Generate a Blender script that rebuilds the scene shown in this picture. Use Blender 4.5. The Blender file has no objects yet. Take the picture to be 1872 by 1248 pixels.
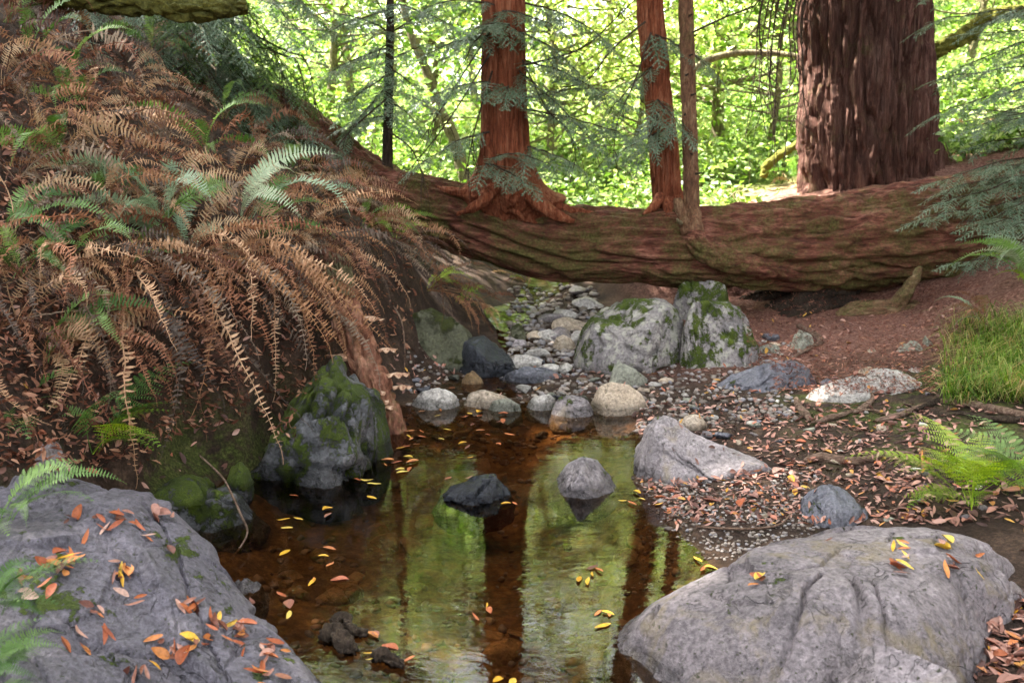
import bpy, math, random
import numpy as np
from mathutils import Vector, Matrix
from mathutils.bvhtree import BVHTree

rng = np.random.default_rng(11)
random.seed(11)
scene = bpy.context.scene
COL = scene.collection

# ------------------------------------------------------------------ camera
PW, PH, F = 1872.0, 1248.0, 1820.0
CAMZ = 2.0
PITCH = math.atan((624 - 250) / F)
cam_data = bpy.data.cameras.new('camera')
cam_data.sensor_width = 36.0
cam_data.lens = 36.0 * F / PW
cam_data.clip_start = 0.05
cam_data.clip_end = 500
cam_data.dof.use_dof = True
cam_data.dof.focus_distance = 5.8
cam_data.dof.aperture_fstop = 3.2
cam = bpy.data.objects.new('camera', cam_data)
COL.objects.link(cam)
cam.location = (0, 0, CAMZ)
cam.rotation_euler = (math.pi / 2 - PITCH, 0, 0)
scene.camera = cam

# ------------------------------------------------------------------ light
SUN_EL, SUN_AZ = math.radians(56), math.radians(-68)      # azimuth from +Y towards +X
world = bpy.data.worlds.new('World')
scene.world = world
world.use_nodes = True
wn = world.node_tree
wn.nodes.clear()
sky = wn.nodes.new('ShaderNodeTexSky')
sky.sky_type = 'NISHITA'
sky.sun_disc = False
sky.sun_elevation = SUN_EL
sky.sun_rotation = SUN_AZ
sky.dust_density = 3.0
hs = wn.nodes.new('ShaderNodeHueSaturation')
hs.inputs['Saturation'].default_value = 0.25
bg = wn.nodes.new('ShaderNodeBackground')
bg.inputs['Strength'].default_value = 0.15
wo = wn.nodes.new('ShaderNodeOutputWorld')
wn.links.new(sky.outputs[0], hs.inputs['Color'])
wn.links.new(hs.outputs[0], bg.inputs['Color'])
wn.links.new(bg.outputs[0], wo.inputs['Surface'])
sun_d = bpy.data.lights.new('sun', 'SUN')
sun_d.energy = 5.0
sun_d.angle = math.radians(0.6)
sun_d.color = (1.0, 0.95, 0.86)
sun = bpy.data.objects.new('sun', sun_d)
COL.objects.link(sun)
sd = Vector((math.sin(SUN_AZ) * math.cos(SUN_EL), math.cos(SUN_AZ) * math.cos(SUN_EL), math.sin(SUN_EL)))
sun.rotation_euler = sd.to_track_quat('Z', 'Y').to_euler()
sun.location = sd * 60

vs = scene.view_settings
vs.view_transform = 'Standard'
vs.look = 'None'
vs.gamma = 1.0
vs.use_curve_mapping = False
vs.exposure = 3.35
cy = scene.cycles
cy.max_bounces = 6
cy.diffuse_bounces = 3
cy.glossy_bounces = 3
cy.transmission_bounces = 4
cy.transparent_max_bounces = 8
cy.caustics_reflective = False
cy.caustics_refractive = False
cy.sample_clamp_indirect = 6.0
cy.use_denoising = True
cy.use_adaptive_sampling = True
cy.adaptive_threshold = 0.02

# ------------------------------------------------------------------ pixel geometry
SP, CP = math.sin(PITCH), math.cos(PITCH)
def ray(px, py):
    x = (px - PW / 2) / F
    y = -(py - PH / 2) / F
    return Vector((x, CP + SP * y, -SP + CP * y))
def at(px, py, Y):
    d = ray(px, py)
    t = Y / d.y
    return Vector((d.x * t, Y, CAMZ + d.z * t))
def atz(px, py, z):
    d = ray(px, py)
    t = (z - CAMZ) / d.z
    return Vector((d.x * t, d.y * t, z))
def project(V):
    x, y, z = V[:, 0], V[:, 1], V[:, 2] - CAMZ
    fwd = y * CP - z * SP
    up = y * SP + z * CP
    return PW / 2 + F * x / fwd, PH / 2 - F * up / fwd

# ------------------------------------------------------------------ noise
_perm = np.random.default_rng(3).permutation(256)
_perm = np.concatenate([_perm, _perm, _perm])
_g = np.random.default_rng(4).normal(size=(256, 3))
_g /= np.linalg.norm(_g, axis=1)[:, None]
def pn(P):
    P = np.asarray(P, float)
    i = np.floor(P).astype(int)
    f = P - i
    u = f * f * f * (f * (f * 6 - 15) + 10)
    i &= 255
    out = 0
    for dx in (0, 1):
        wx = u[:, 0] if dx else 1 - u[:, 0]
        a = _perm[i[:, 0] + dx]
        for dy in (0, 1):
            wy = u[:, 1] if dy else 1 - u[:, 1]
            b = _perm[a + i[:, 1] + dy]
            for dz in (0, 1):
                wz = u[:, 2] if dz else 1 - u[:, 2]
                g = _g[_perm[b + i[:, 2] + dz] & 255]
                d = (f[:, 0] - dx) * g[:, 0] + (f[:, 1] - dy) * g[:, 1] + (f[:, 2] - dz) * g[:, 2]
                out = out + wx * wy * wz * d
    return out * 1.6
def fbm(P, o=4, gain=0.5, lac=2.03):
    P = np.asarray(P, float)
    s, a, t = 0, 1.0, 0
    for k in range(o):
        s = s + a * pn(P + 17.3 * k)
        t += a
        a *= gain
        P = P * lac
    return s / t
def ridge(P, o=3, gain=0.5):
    P = np.asarray(P, float)
    s, a, t = 0, 1.0, 0
    for k in range(o):
        s = s + a * (1 - 2 * np.abs(pn(P + 9.7 * k)))
        t += a
        a *= gain
        P = P * 2.1
    return s / t
def sstep(a, b, x):
    t = np.clip((x - a) / (b - a), 0, 1)
    return t * t * (3 - 2 * t)

# ------------------------------------------------------------------ meshes and tags
def make_mesh(name, V, faces):
    """faces: list of int arrays (m,k)"""
    V = np.ascontiguousarray(V, np.float32)
    if not isinstance(faces, (list, tuple)):
        faces = [faces]
    faces = [np.asarray(f, np.int32) for f in faces if len(f)]
    me = bpy.data.meshes.new(name)
    me.vertices.add(len(V))
    me.vertices.foreach_set('co', V.ravel())
    loops = np.concatenate([f.ravel() for f in faces])
    tot = np.concatenate([np.full(len(f), f.shape[1], np.int32) for f in faces])
    start = np.concatenate([[0], np.cumsum(tot)[:-1]]).astype(np.int32)
    me.loops.add(len(loops))
    me.loops.foreach_set('vertex_index', loops)
    me.polygons.add(len(tot))
    me.polygons.foreach_set('loop_start', start)
    me.polygons.foreach_set('loop_total', tot)
    me.update(calc_edges=True)
    me.validate()
    return me
def smooth(me, on=True):
    me.polygons.foreach_set('use_smooth', np.full(len(me.polygons), on))
    return me
def link(name, me, mat=None, parent=None, loc=None):
    o = bpy.data.objects.new(name, me)
    if mat is not None and me is not None and not me.materials:
        me.materials.append(mat)
    if parent is not None:
        o.parent = parent
    if loc is not None:
        o.location = loc
    COL.objects.link(o)
    return o
def tag(o, label, cat, group=None):
    o['label'] = label
    o['category'] = cat
    if group:
        o['group'] = group
    return o
def kind(o, k):
    o['kind'] = k
    return o
def empty(name, loc, label, cat, group=None):
    o = bpy.data.objects.new(name, None)
    o.location = loc
    o.empty_display_size = 0.1
    COL.objects.link(o)
    return tag(o, label, cat, group)

# ------------------------------------------------------------------ material helpers
def lin(h):
    h = h.lstrip('#')
    r = []
    for k in (0, 2, 4):
        v = int(h[k:k + 2], 16) / 255
        r.append(v / 12.92 if v <= 0.04045 else ((v + 0.055) / 1.055) ** 2.4)
    return (*r, 1.0)
class NT:
    def __init__(s, name):
        s.m = bpy.data.materials.new(name)
        s.m.use_nodes = True
        s.t = s.m.node_tree
        s.t.nodes.clear()
        s.out = s.t.nodes.new('ShaderNodeOutputMaterial')
        g = s.t.nodes.new('ShaderNodeNewGeometry')
        s.pos, s.nor, s.island = g.outputs['Position'], g.outputs['Normal'], g.outputs['Random Per Island']
        s.oinfo = None
    def put(s, sock, v):
        if v is None:
            return
        if hasattr(v, 'links') and hasattr(v, 'is_output'):
            s.t.links.new(v, sock)
        else:
            sock.default_value = v
    def noise(s, scale, detail=4, rough=0.55, vec=None, dist=0.0):
        n = s.t.nodes.new('ShaderNodeTexNoise')
        s.put(n.inputs['Vector'], vec if vec is not None else s.pos)
        n.inputs['Scale'].default_value = scale
        n.inputs['Detail'].default_value = detail
        n.inputs['Roughness'].default_value = rough
        n.inputs['Distortion'].default_value = dist
        return n.outputs['Fac']
    def voro(s, scale, vec=None, feature='F1'):
        n = s.t.nodes.new('ShaderNodeTexVoronoi')
        n.feature = feature
        s.put(n.inputs['Vector'], vec if vec is not None else s.pos)
        n.inputs['Scale'].default_value = scale
        return n
    def scale(s, vec, sx, sy, sz, rot=(0, 0, 0)):
        n = s.t.nodes.new('ShaderNodeMapping')
        s.put(n.inputs['Vector'], vec)
        n.inputs['Scale'].default_value = (sx, sy, sz)
        n.inputs['Rotation'].default_value = rot
        return n.outputs[0]
    def ramp(s, fac, stops, interp='LINEAR'):
        n = s.t.nodes.new('ShaderNodeValToRGB')
        n.color_ramp.interpolation = interp
        e = n.color_ramp.elements
        while len(e) < len(stops):
            e.new(0.5)
        for k, (p, c) in enumerate(stops):
            e[k].position = p
            e[k].color = lin(c) if isinstance(c, str) else (c if hasattr(c, '__len__') else (c, c, c, 1))
        s.put(n.inputs[0], fac)
        return n.outputs[0]
    def mix(s, fac, a, b, mode='MIX'):
        n = s.t.nodes.new('ShaderNodeMix')
        n.data_type = 'RGBA'
        n.blend_type = mode
        s.put(n.inputs[0], fac)
        s.put(n.inputs[6], lin(a) if isinstance(a, str) else a)
        s.put(n.inputs[7], lin(b) if isinstance(b, str) else b)
        return n.outputs[2]
    def math(s, op, a, b=None, clamp=False):
        n = s.t.nodes.new('ShaderNodeMath')
        n.operation = op
        n.use_clamp = clamp
        s.put(n.inputs[0], a)
        if b is not None:
            s.put(n.inputs[1], b)
        return n.outputs[0]
    def sep(s, v):
        n = s.t.nodes.new('ShaderNodeSeparateXYZ')
        s.put(n.inputs[0], v)
        return n.outputs
    def bump(s, h, strength=0.5, dist=0.02, normal=None):
        n = s.t.nodes.new('ShaderNodeBump')
        n.inputs['Strength'].default_value = strength
        n.inputs['Distance'].default_value = dist
        s.put(n.inputs['Height'], h)
        s.put(n.inputs['Normal'], normal)
        return n.outputs[0]
    def hsv(s, col, h=0.5, sat=1.0, v=1.0):
        n = s.t.nodes.new('ShaderNodeHueSaturation')
        s.put(n.inputs['Hue'], h)
        s.put(n.inputs['Saturation'], sat)
        s.put(n.inputs['Value'], v)
        s.put(n.inputs['Color'], col)
        return n.outputs[0]
    def principled(s, col, rough=0.8, normal=None, spec=0.3, **kw):
        n = s.t.nodes.new('ShaderNodeBsdfPrincipled')
        s.put(n.inputs['Base Color'], lin(col) if isinstance(col, str) else col)
        s.put(n.inputs['Roughness'], rough)
        s.put(n.inputs['Normal'], normal)
        s.put(n.inputs['Specular IOR Level'], spec)
        for k, v in kw.items():
            s.put(n.inputs[k], v)
        return n.outputs[0]
    def finish(s, sh):
        s.t.links.new(sh, s.out.inputs['Surface'])
        return s.m
    def rand(s):
        if s.oinfo is None:
            s.oinfo = s.t.nodes.new('ShaderNodeObjectInfo').outputs['Random']
        return s.oinfo

MOSS = [(0.25, '#2a340c'), (0.5, '#4f5f1c'), (0.75, '#7d8a34')]
def rock_mat(name, a, b, c, moss=0.0, mosscol=MOSS, rough=0.8, wet=0.05, fine=22.0, lichen=0.0, stain=None):
    n = NT(name)
    big = n.noise(1.7, 3, 0.5, dist=0.4)
    med = n.noise(7, 6, 0.65, dist=0.6)
    fin = n.noise(45, 4, 0.7)
    col = n.ramp(n.math('ADD', n.math('MULTIPLY', big, 0.55), n.math('MULTIPLY', med, 0.45)), [(0.3, a), (0.5, b), (0.7, c)])
    col = n.mix(n.ramp(fin, [(0.36, 0.0), (0.64, 1.0)]), n.hsv(col, v=0.55), n.hsv(col, v=1.2))
    spk = n.ramp(n.noise(140, 2, 0.6), [(0.62, 0.0), (0.7, 0.5)])
    col = n.mix(spk, col, n.hsv(col, sat=.7, v=1.5))
    dk = n.ramp(n.noise(2.6, 5, 0.7, dist=1.2), [(0.36, 0.4), (0.5, 0.0)])
    col = n.mix(dk, col, n.hsv(col, v=0.5))
    veins = n.math('ABSOLUTE', n.math('SUBTRACT', n.noise(3.3, 3, 0.6, dist=1.5), 0.5))
    vm = n.math('MULTIPLY', n.ramp(veins, [(0.0, 1.0), (0.012, 0.0)]), n.ramp(n.noise(1.9, 2, 0.5), [(0.5, 0.0), (0.62, 1.0)]))
    col = n.mix(n.math('MULTIPLY', vm, 0.5), col, n.hsv(col, v=0.35))
    if stain:
        sm = n.ramp(n.noise(4.0, 4, 0.6, dist=1.0), [(0.55, 0.0), (0.7, 0.7)])
        col = n.mix(sm, col, stain)
    if lichen:
        lm = n.ramp(n.noise(9, 5, 0.7), [(0.62 - lichen * 0.2, 0.0), (0.68 - lichen * 0.2, 0.8)])
        col = n.mix(lm, col, '#a9a698')
    pits = n.ramp(n.voro(fine * 1.6, vec=n.scale(n.pos, 1, 1, 1.6)).outputs['Distance'], [(0.02, 0.0), (0.16, 1.0)])
    h = n.math('ADD', n.math('MULTIPLY', med, 0.8), n.math('MULTIPLY', fin, 0.35))
    h = n.math('ADD', h, n.math('MULTIPLY', pits, 0.12))
    h = n.math('SUBTRACT', h, n.math('MULTIPLY', vm, 0.35))
    rg = rough
    if moss > 0:
        at_ = n.t.nodes.new('ShaderNodeAttribute'); at_.attribute_name = 'moss'
        mask = n.ramp(n.math('ADD', at_.outputs['Fac'], n.math('MULTIPLY', n.math('SUBTRACT', n.math('ADD', n.math('MULTIPLY', n.noise(26, 4, 0.75), .5), n.math('MULTIPLY', n.noise(75, 3, 0.75), .5)), .5), 4.6)), [(0.4, 0.0), (0.75, 1.0)])
        fuzz = n.noise(130, 3, 0.7)
        mc = n.ramp(n.math('ADD', n.math('MULTIPLY', n.noise(9, 4, 0.6), 0.6), n.math('MULTIPLY', fuzz, 0.4)), mosscol)
        col = n.mix(mask, col, mc)
        h = n.math('ADD', h, n.math('MULTIPLY', mask, n.math('ADD', n.math('MULTIPLY', fuzz, 0.8), 0.5)))
        rg = n.math('ADD', rough, n.math('MULTIPLY', mask, 0.15), True)
    z = n.sep(n.pos)[2]
    w = n.math('SUBTRACT', z, n.math('MULTIPLY', n.noise(6, 3, 0.6), 0.06))
    wm = n.ramp(n.math('ADD', w, 0.5), [(0.5 + wet - 0.04, 1.0), (0.5 + wet, 0.0)])
    col = n.mix(n.math('MULTIPLY', wm, 0.85), col, n.hsv(col, sat=1.1, v=0.3))
    rg = n.math('ADD', n.math('MULTIPLY', rg, n.math('SUBTRACT', 1.0, wm)), n.math('MULTIPLY', wm, 0.25))
    return n.finish(n.principled(col, rg, n.bump(h, 1.0, 0.04), 0.35))

def bark_mat(name, a, b, c, moss=0.0, freq=26.0, stretch=0.1, axis='Z', dep=0.03, mossz=0.0):
    n = NT(name)
    sc = {'Z': (1, 1, stretch), 'X': (stretch, 1, 1)}[axis]
    v = n.scale(n.pos, *sc)
    f1 = n.noise(freq, 5, 0.65, v, 0.3)
    f2 = n.noise(freq * 3.2, 4, 0.7, v)
    big = n.noise(2.2, 4, 0.6)
    col = n.ramp(n.math('ADD', n.math('MULTIPLY', f1, 0.7), n.math('MULTIPLY', big, 0.3)), [(0.32, a), (0.5, b), (0.68, c)])
    col = n.mix(n.ramp(f2, [(0.4, 0.0), (0.62, 1.0)]), n.hsv(col, v=0.6), n.hsv(col, v=1.15))
    h = n.math('ADD', f1, n.math('MULTIPLY', f2, 0.4))
    if moss > 0:
        nz = n.sep(n.nor)[2]
        mm = n.math('ADD', n.noise(2.6, 5, 0.7), n.math('MULTIPLY', nz, mossz))
        mm = n.math('ADD', mm, n.math('MULTIPLY', f1, 0.25))
        th = 0.9 - moss * 0.4
        mm = n.math('ADD', mm, n.math('MULTIPLY', n.math('SUBTRACT', n.noise(38, 4, 0.75), .5), 0.5))
        mask = n.ramp(mm, [(th - 0.08, 0.0), (th + 0.16, 1.0)])
        mc = n.ramp(n.noise(40, 4, 0.7), [(0.3, '#26280f'), (0.5, '#4b4c22'), (0.7, '#747244')])
        col = n.mix(n.math('MULTIPLY', mask, 0.85), col, mc)
    return n.finish(n.principled(col, 0.88, n.bump(h, 0.9, dep), 0.2))

def leaf_mat(name, stops, trans=0.45, rough=0.5, spec=0.3, island=True, vary=None, tcol=1.25):
    n = NT(name)
    r = n.island if island else n.rand()
    col = n.ramp(r, stops)
    col = n.mix(n.ramp(n.noise(28, 3, 0.6), [(0.35, 0.0), (0.65, 1.0)]), n.hsv(col, v=0.75), n.hsv(col, v=1.12))
    p = n.principled(col, rough, None, spec)
    if trans <= 0:
        return n.finish(p)
    tr = n.t.nodes.new('ShaderNodeBsdfTranslucent')
    n.put(tr.inputs['Color'], n.hsv(col, h=0.49, sat=1.15, v=tcol))
    mx = n.t.nodes.new('ShaderNodeMixShader')
    mx.inputs[0].default_value = trans
    n.t.links.new(p, mx.inputs[1])
    n.t.links.new(tr.outputs[0], mx.inputs[2])
    return n.finish(mx.outputs[0])

M = {}
MOSSAMT = {'rock_light': .14, 'rock_grey': .10, 'rock_slab': .26, 'rock_mossy': .49, 'rock_wetmoss': .53, 'rock_olive': .38, 'rock_blue': .2, 'rock_tan': .05, 'rock_pale': .08, 'rock_green': .2, 'rock_dark': 0, 'rock_bed': .1}
M['rock_grey'] = rock_mat('grey_rock', '#5e5759', '#7d7476', '#9a9092', moss=0.05, stain='#7c6f54')
M['rock_light'] = rock_mat('light_grey_rock', '#756e70', '#968d8e', '#b2a8a8', moss=0.05, stain='#8a7d62')
M['rock_slab'] = rock_mat('slab_rock', '#4c494e', '#66616a', '#827c82', moss=0.22, rough=0.62)
M['rock_mossy'] = rock_mat('mossy_rock', '#6f6a6c', '#8d8684', '#a8a09a', moss=0.48, lichen=0.5)
M['rock_wetmoss'] = rock_mat('wet_mossy_rock', '#3f4042', '#58585a', '#7a7778', moss=0.66, rough=0.5, wet=0.1)
M['rock_olive'] = rock_mat('olive_rock', '#4b4c3a', '#5f5f48', '#74725a', moss=0.4, rough=0.6, mosscol=[(0.25, '#2a300f'), (0.5, '#43491c'), (0.75, '#5a6028')])
M['rock_dark'] = rock_mat('dark_wet_rock', '#26282e', '#383b44', '#4c4f58', moss=0.0, rough=0.35, wet=0.12)
M['rock_blue'] = rock_mat('blue_grey_rock', '#53545c', '#6b6b74', '#85838a', moss=0.12, rough=0.6)
M['rock_tan'] = rock_mat('tan_rock', '#a8957e', '#c0ad97', '#d2c2b0', moss=0.05, rough=0.85)
M['rock_pale'] = rock_mat('pale_rock', '#aaa39c', '#c4bdb5', '#d8d2cb', moss=0.06, rough=0.85)
M['rock_green'] = rock_mat('green_grey_rock', '#7b7c70', '#939384', '#a8a698', moss=0.15, rough=0.8)
M['rock_bed'] = rock_mat('creek_bed_rock', '#5a4632', '#735a3e', '#8a6f4c', moss=0.2, rough=0.5, wet=-0.4)

# ================================================================== GROUND
STN = [
 (-4, [(-45, 22), (-8, 4.0), (-4, 1.7), (-2.2, .7), (-1.2, .5), (0, .45), (1.5, .5), (3, .7), (8, 1.4), (45, 16)]),
 (1.5, [(-45, 22), (-8, 4.0), (-4, 1.4), (-2.8, .5), (-2.0, .1), (-1.0, -.2), (0, -.28), (.6, -.25), (1.2, -.18), (2.0, .0), (3, .25), (8, 1.0), (45, 16)]),
 (4, [(-45, 23), (-8, 4.2), (-4, 1.9), (-2.6, .6), (-2.1, .3), (-1.5, -.05), (-.9, -.22), (0, -.3), (.6, -.2), (.95, -.03), (1.5, .04), (3, .15), (8, 1.0), (45, 16)]),
 (4.9, [(-45, 24), (-8, 4.4), (-4.3, 2.4), (-2.8, 1.2), (-2.35, .7), (-2.05, .2), (-1.7, -.03), (-1.2, -.22), (0, -.34), (.5, -.2), (.78, -.01), (1.0, .04), (1.6, .07), (3.2, .22), (8, 1.0), (45, 16)]),
 (5.7, [(-45, 24), (-8, 4.6), (-4.5, 2.7), (-2.7, 1.5), (-2.1, 1.22), (-1.97, .25), (-1.7, -.02), (-1.2, -.24), (0, -.3), (.45, -.16), (.66, .0), (2, .09), (3.5, .28), (8, 1.1), (45, 17)]),
 (6.4, [(-45, 24), (-8, 4.75), (-4.5, 2.85), (-2.6, 1.7), (-2.0, 1.35), (-1.65, 1.08), (-1.57, .3), (-1.32, .02), (-1.0, -.18), (0, -.25), (.7, -.1), (.88, .01), (2.2, .1), (3.5, .28), (8, 1.3), (45, 17)]),
 (7.0, [(-45, 25), (-8, 4.9), (-4.5, 3.0), (-2.6, 1.85), (-1.8, 1.42), (-1.42, 1.18), (-1.33, .35), (-1.1, .05), (-.85, -.1), (0, -.18), (.8, -.06), (.95, .02), (2.5, .12), (3.6, .3), (4.6, .75), (8, 1.7), (45, 18)]),
 (7.45, [(-45, 25), (-8, 4.95), (-4.4, 3.0), (-2.5, 1.85), (-1.7, 1.42), (-1.28, 1.15), (-1.12, .4), (-.9, .05), (-.7, .015), (0, .01), (.8, .035), (2.5, .12), (3.7, .32), (4.6, .75), (8, 1.7), (45, 18)]),
 (7.9, [(-45, 25), (-8, 5.0), (-4.3, 3.0), (-2.4, 1.85), (-1.6, 1.42), (-1.18, 1.1), (-1.02, .4), (-.8, .03), (-.5, -.05), (.0, -.03), (.35, .02), (2.5, .10), (3.8, .3), (4.7, .8), (8, 1.7), (45, 18)]),
 (8.8, [(-45, 25), (-8, 5.2), (-3.8, 2.9), (-2.3, 1.9), (-1.4, 1.38), (-.97, 1.02), (-.8, .4), (-.55, .08), (-.3, .04), (.4, .05), (2.5, .14), (3.8, .28), (4.6, .75), (8, 1.8), (45, 18)]),
 (10, [(-45, 26), (-8, 5.6), (-3.4, 2.75), (-2.3, 1.7), (-1.5, .95), (-.75, .6), (-.42, .22), (.0, .12), (.8, .14), (1.5, .16), (2.5, .16), (4, .3), (4.8, .8), (8, 1.9), (45, 18)]),
 (11, [(-45, 26), (-8, 5.7), (-3.4, 2.7), (-2.3, 1.5), (-1.3, .75), (-.6, .45), (-.2, .22), (.3, .17), (1.0, .2), (1.8, .24), (2.6, .26), (3.4, .35), (4.5, .85), (8, 2.0), (45, 18)]),
 (11.5, [(-45, 26), (-8, 5.75), (-3.4, 2.65), (-2.2, 1.4), (-1.1, .75), (-.5, .5), (.3, .25), (1.0, .35), (1.8, .8), (2.6, 1.0), (3.4, 1.15), (4.5, 1.3), (8, 2.0), (45, 18)]),
 (12.2, [(-45, 26), (-8, 5.8), (-3.4, 2.7), (-2.2, 1.6), (-1.0, .9), (-.2, .5), (.5, .35), (1.3, .55), (2.2, 1.0), (3.5, 1.3), (8, 2.2), (45, 18)]),
 (16, [(-45, 26), (-8, 5.6), (-3, 2.0), (-1, 1.0), (1, .8), (4, 1.3), (8, 2.6), (45, 20)]),
 (22, [(-45, 26), (-12, 5.5), (-3, 1.7), (2, 1.4), (8, 3.2), (45, 22)]),
 (40, [(-45, 28), (-14, 6), (0, 2.3), (12, 5), (45, 26)]),
 (90, [(-45, 24), (0, 4), (45, 24)]),
]
_SY = np.array([s[0] for s in STN], float)
def ground_z(X, Y, detail=True):
    X = np.atleast_1d(np.asarray(X, float)); Y = np.atleast_1d(np.asarray(Y, float))
    Zs = np.stack([np.interp(X, [p[0] for p in s[1]], [p[1] for p in s[1]]) for s in STN])
    k = np.clip(np.searchsorted(_SY, Y) - 1, 0, len(STN) - 2)
    t = np.clip((Y - _SY[k]) / (_SY[k + 1] - _SY[k]), 0, 1)
    ar = np.arange(len(X))
    z = Zs[k, ar] * (1 - t) + Zs[k + 1, ar] * t
    P = np.stack([X, Y, np.zeros_like(X)], 1)
    hi = sstep(0.15, 0.9, z)
    z = z + (0.012 + 0.10 * hi) * fbm(P * 1.3, 3)
    if detail:
        z = z + (0.012 + 0.035 * hi) * fbm(P * 5 + 30, 4, 0.6)
    return z
def gz(x, y):
    return float(ground_z([x], [y])[0])
def on_ground(px, py):
    d = ray(px, py)
    ts = np.concatenate([np.arange(2.5, 16, 0.03), np.arange(16, 90, 0.3)])
    X, Y, Z = d.x * ts, d.y * ts, CAMZ + d.z * ts
    h = ground_z(X, Y)
    hit = np.nonzero(Z < h)[0]
    k = hit[0] if len(hit) else len(ts) - 1
    return Vector((X[k], Y[k], h[k]))

def grid_axis(segs):
    out = []
    for a, b, st in segs:
        out.append(np.arange(a, b, st))
    return np.concatenate(out + [[segs[-1][1]]])
gx = grid_axis([(-45, -10, 2.5), (-10, -5, .3), (-5, 5.6, .04), (5.6, 10, .25), (10, 45, 2.5)])
gy = grid_axis([(-4, 2.4, .4), (2.4, 12.6, .04), (12.6, 24, .2), (24, 90, 2.0)])
GX, GY = np.meshgrid(gx, gy)
GZ = ground_z(GX.ravel(), GY.ravel())
nx, ny = len(gx), len(gy)
GV = np.stack([GX.ravel(), GY.ravel(), GZ], 1)
ii = np.arange(nx * ny).reshape(ny, nx)
GF = np.stack([ii[:-1, :-1].ravel(), ii[:-1, 1:].ravel(), ii[1:, 1:].ravel(), ii[1:, :-1].ravel()], 1)

n = NT('forest_soil')
X_, Y_, Z_ = n.sep(n.pos)
soil = n.ramp(n.noise(6, 6, 0.7), [(0.3, '#221813'), (0.5, '#3c2d24'), (0.7, '#5c483b')])
soil = n.mix(n.ramp(n.noise(60, 3, 0.7), [(0.4, 0.0), (0.65, 1.0)]), n.hsv(soil, v=0.65), n.hsv(soil, v=1.35))
duff = n.ramp(n.noise(34, 5, 0.75, n.scale(n.pos, 1, 1, 1)), [(0.3, '#3f261f'), (0.5, '#775245'), (0.72, '#b08878')])
dm = n.math('MULTIPLY', n.ramp(n.math('MULTIPLY', n.math('ADD', X_, n.noise(2, 3)), 0.1), [(0.14, 0.0), (0.24, 1.0)]),
            n.ramp(n.math('MULTIPLY', n.math('ADD', Y_, n.noise(2, 3)), 0.05), [(0.4, 0.0), (0.45, 1.0)]))
col = n.mix(dm, soil, duff)
# moss and algae on the rooty ground at the right and on the bank face
mm = n.math('ADD', n.noise(2.2, 5, 0.7), n.math('MULTIPLY', n.noise(18, 3, 0.6), 0.3))
mx_ = n.math('MULTIPLY', n.ramp(n.math('MULTIPLY', X_, 0.1), [(0.17, 0.0), (0.23, 1.0)]),
             n.math('MULTIPLY', n.ramp(n.math('MULTIPLY', Y_, 0.1), [(0.52, 0.0), (0.57, 1.0)]), n.ramp(n.math('MULTIPLY', Y_, 0.1), [(0.72, 1.0), (0.78, 0.0)])))
mossm = n.math('MULTIPLY', mx_, n.ramp(mm, [(0.64, 0.0), (0.76, .8)]))
lx = n.math('MULTIPLY', n.ramp(n.math('ADD', n.math('MULTIPLY', X_, 0.1), 0.5), [(0.33, 1.0), (0.37, 0.0)]), n.ramp(Z_, [(0.08, 1.0), (0.6, 0.0)]))
mossl = n.math('MULTIPLY', lx, n.ramp(mm, [(0.6, 0.0), (0.74, 1.0)]))
mc = n.ramp(n.noise(60, 4, 0.7), [(0.3, '#23290e'), (0.5, '#454f1c'), (0.7, '#71793a')])
col = n.mix(n.math('MAXIMUM', mossm, mossl), col, mc)
far = n.ramp(n.math('MULTIPLY', Y_, 0.03), [(0.38, 0.0), (0.48, 1.0)])
grs = n.ramp(n.noise(5, 5, 0.7), [(0.3, '#2f3d16'), (0.5, '#586b2a'), (0.7, '#8a9a48')])
col = n.mix(far, col, grs)
under = n.ramp(n.math('ADD', Z_, 0.5), [(0.46, 1.0), (0.52, 0.0)])
bed = n.ramp(n.noise(14, 6, 0.75), [(0.3, '#2a1c10'), (0.5, '#574028'), (0.7, '#85653e')])
col = n.mix(under, col, bed)
hh = n.math('ADD', n.noise(25, 6, 0.75), n.math('MULTIPLY', n.noise(110, 3, 0.7), 0.5))
M['soil'] = n.finish(n.principled(col, 0.9, n.bump(hh, 0.9, 0.03), 0.25))
ground_me = smooth(make_mesh('ground', GV, GF))
ground = kind(link('ground', ground_me, M['soil']), 'structure')

# surfaces that things can lie on
SOLID_V, SOLID_F, _off = [GV], [GF], [len(GV)]
def solid(V, Fq):
    SOLID_V.append(np.asarray(V)); SOLID_F.append(np.asarray(Fq) + _off[0]); _off[0] += len(V)

# ================================================================== WATER
n = NT('pool_water')
v = n.scale(n.pos, 1.0, 1.7, 1.0)
rip = n.math('ADD', n.noise(3.0, 2, 0.5, v, 0.3), n.math('MULTIPLY', n.noise(16, 3, 0.55, v, 0.4), 0.3))
amp = n.ramp(n.noise(1.1, 2, 0.5), [(0.35, 0.25), (0.65, 1.0)])
nb = n.t.nodes.new('ShaderNodeBump')
nb.inputs['Distance'].default_value = 0.012
n.put(nb.inputs['Strength'], n.math('MULTIPLY', amp, 0.24))
n.put(nb.inputs['Height'], rip)
fr = n.t.nodes.new('ShaderNodeFresnel'); fr.inputs['IOR'].default_value = 1.45
n.t.links.new(nb.outputs[0], fr.inputs['Normal'])
tr = n.t.nodes.new('ShaderNodeBsdfTransparent'); tr.inputs['Color'].default_value = (0.74, 0.56, 0.36, 1)
gl = n.t.nodes.new('ShaderNodeBsdfGlossy'); gl.inputs['Roughness'].default_value = 0.015
n.t.links.new(nb.outputs[0], gl.inputs['Normal'])
mxs = n.t.nodes.new('ShaderNodeMixShader')
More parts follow.
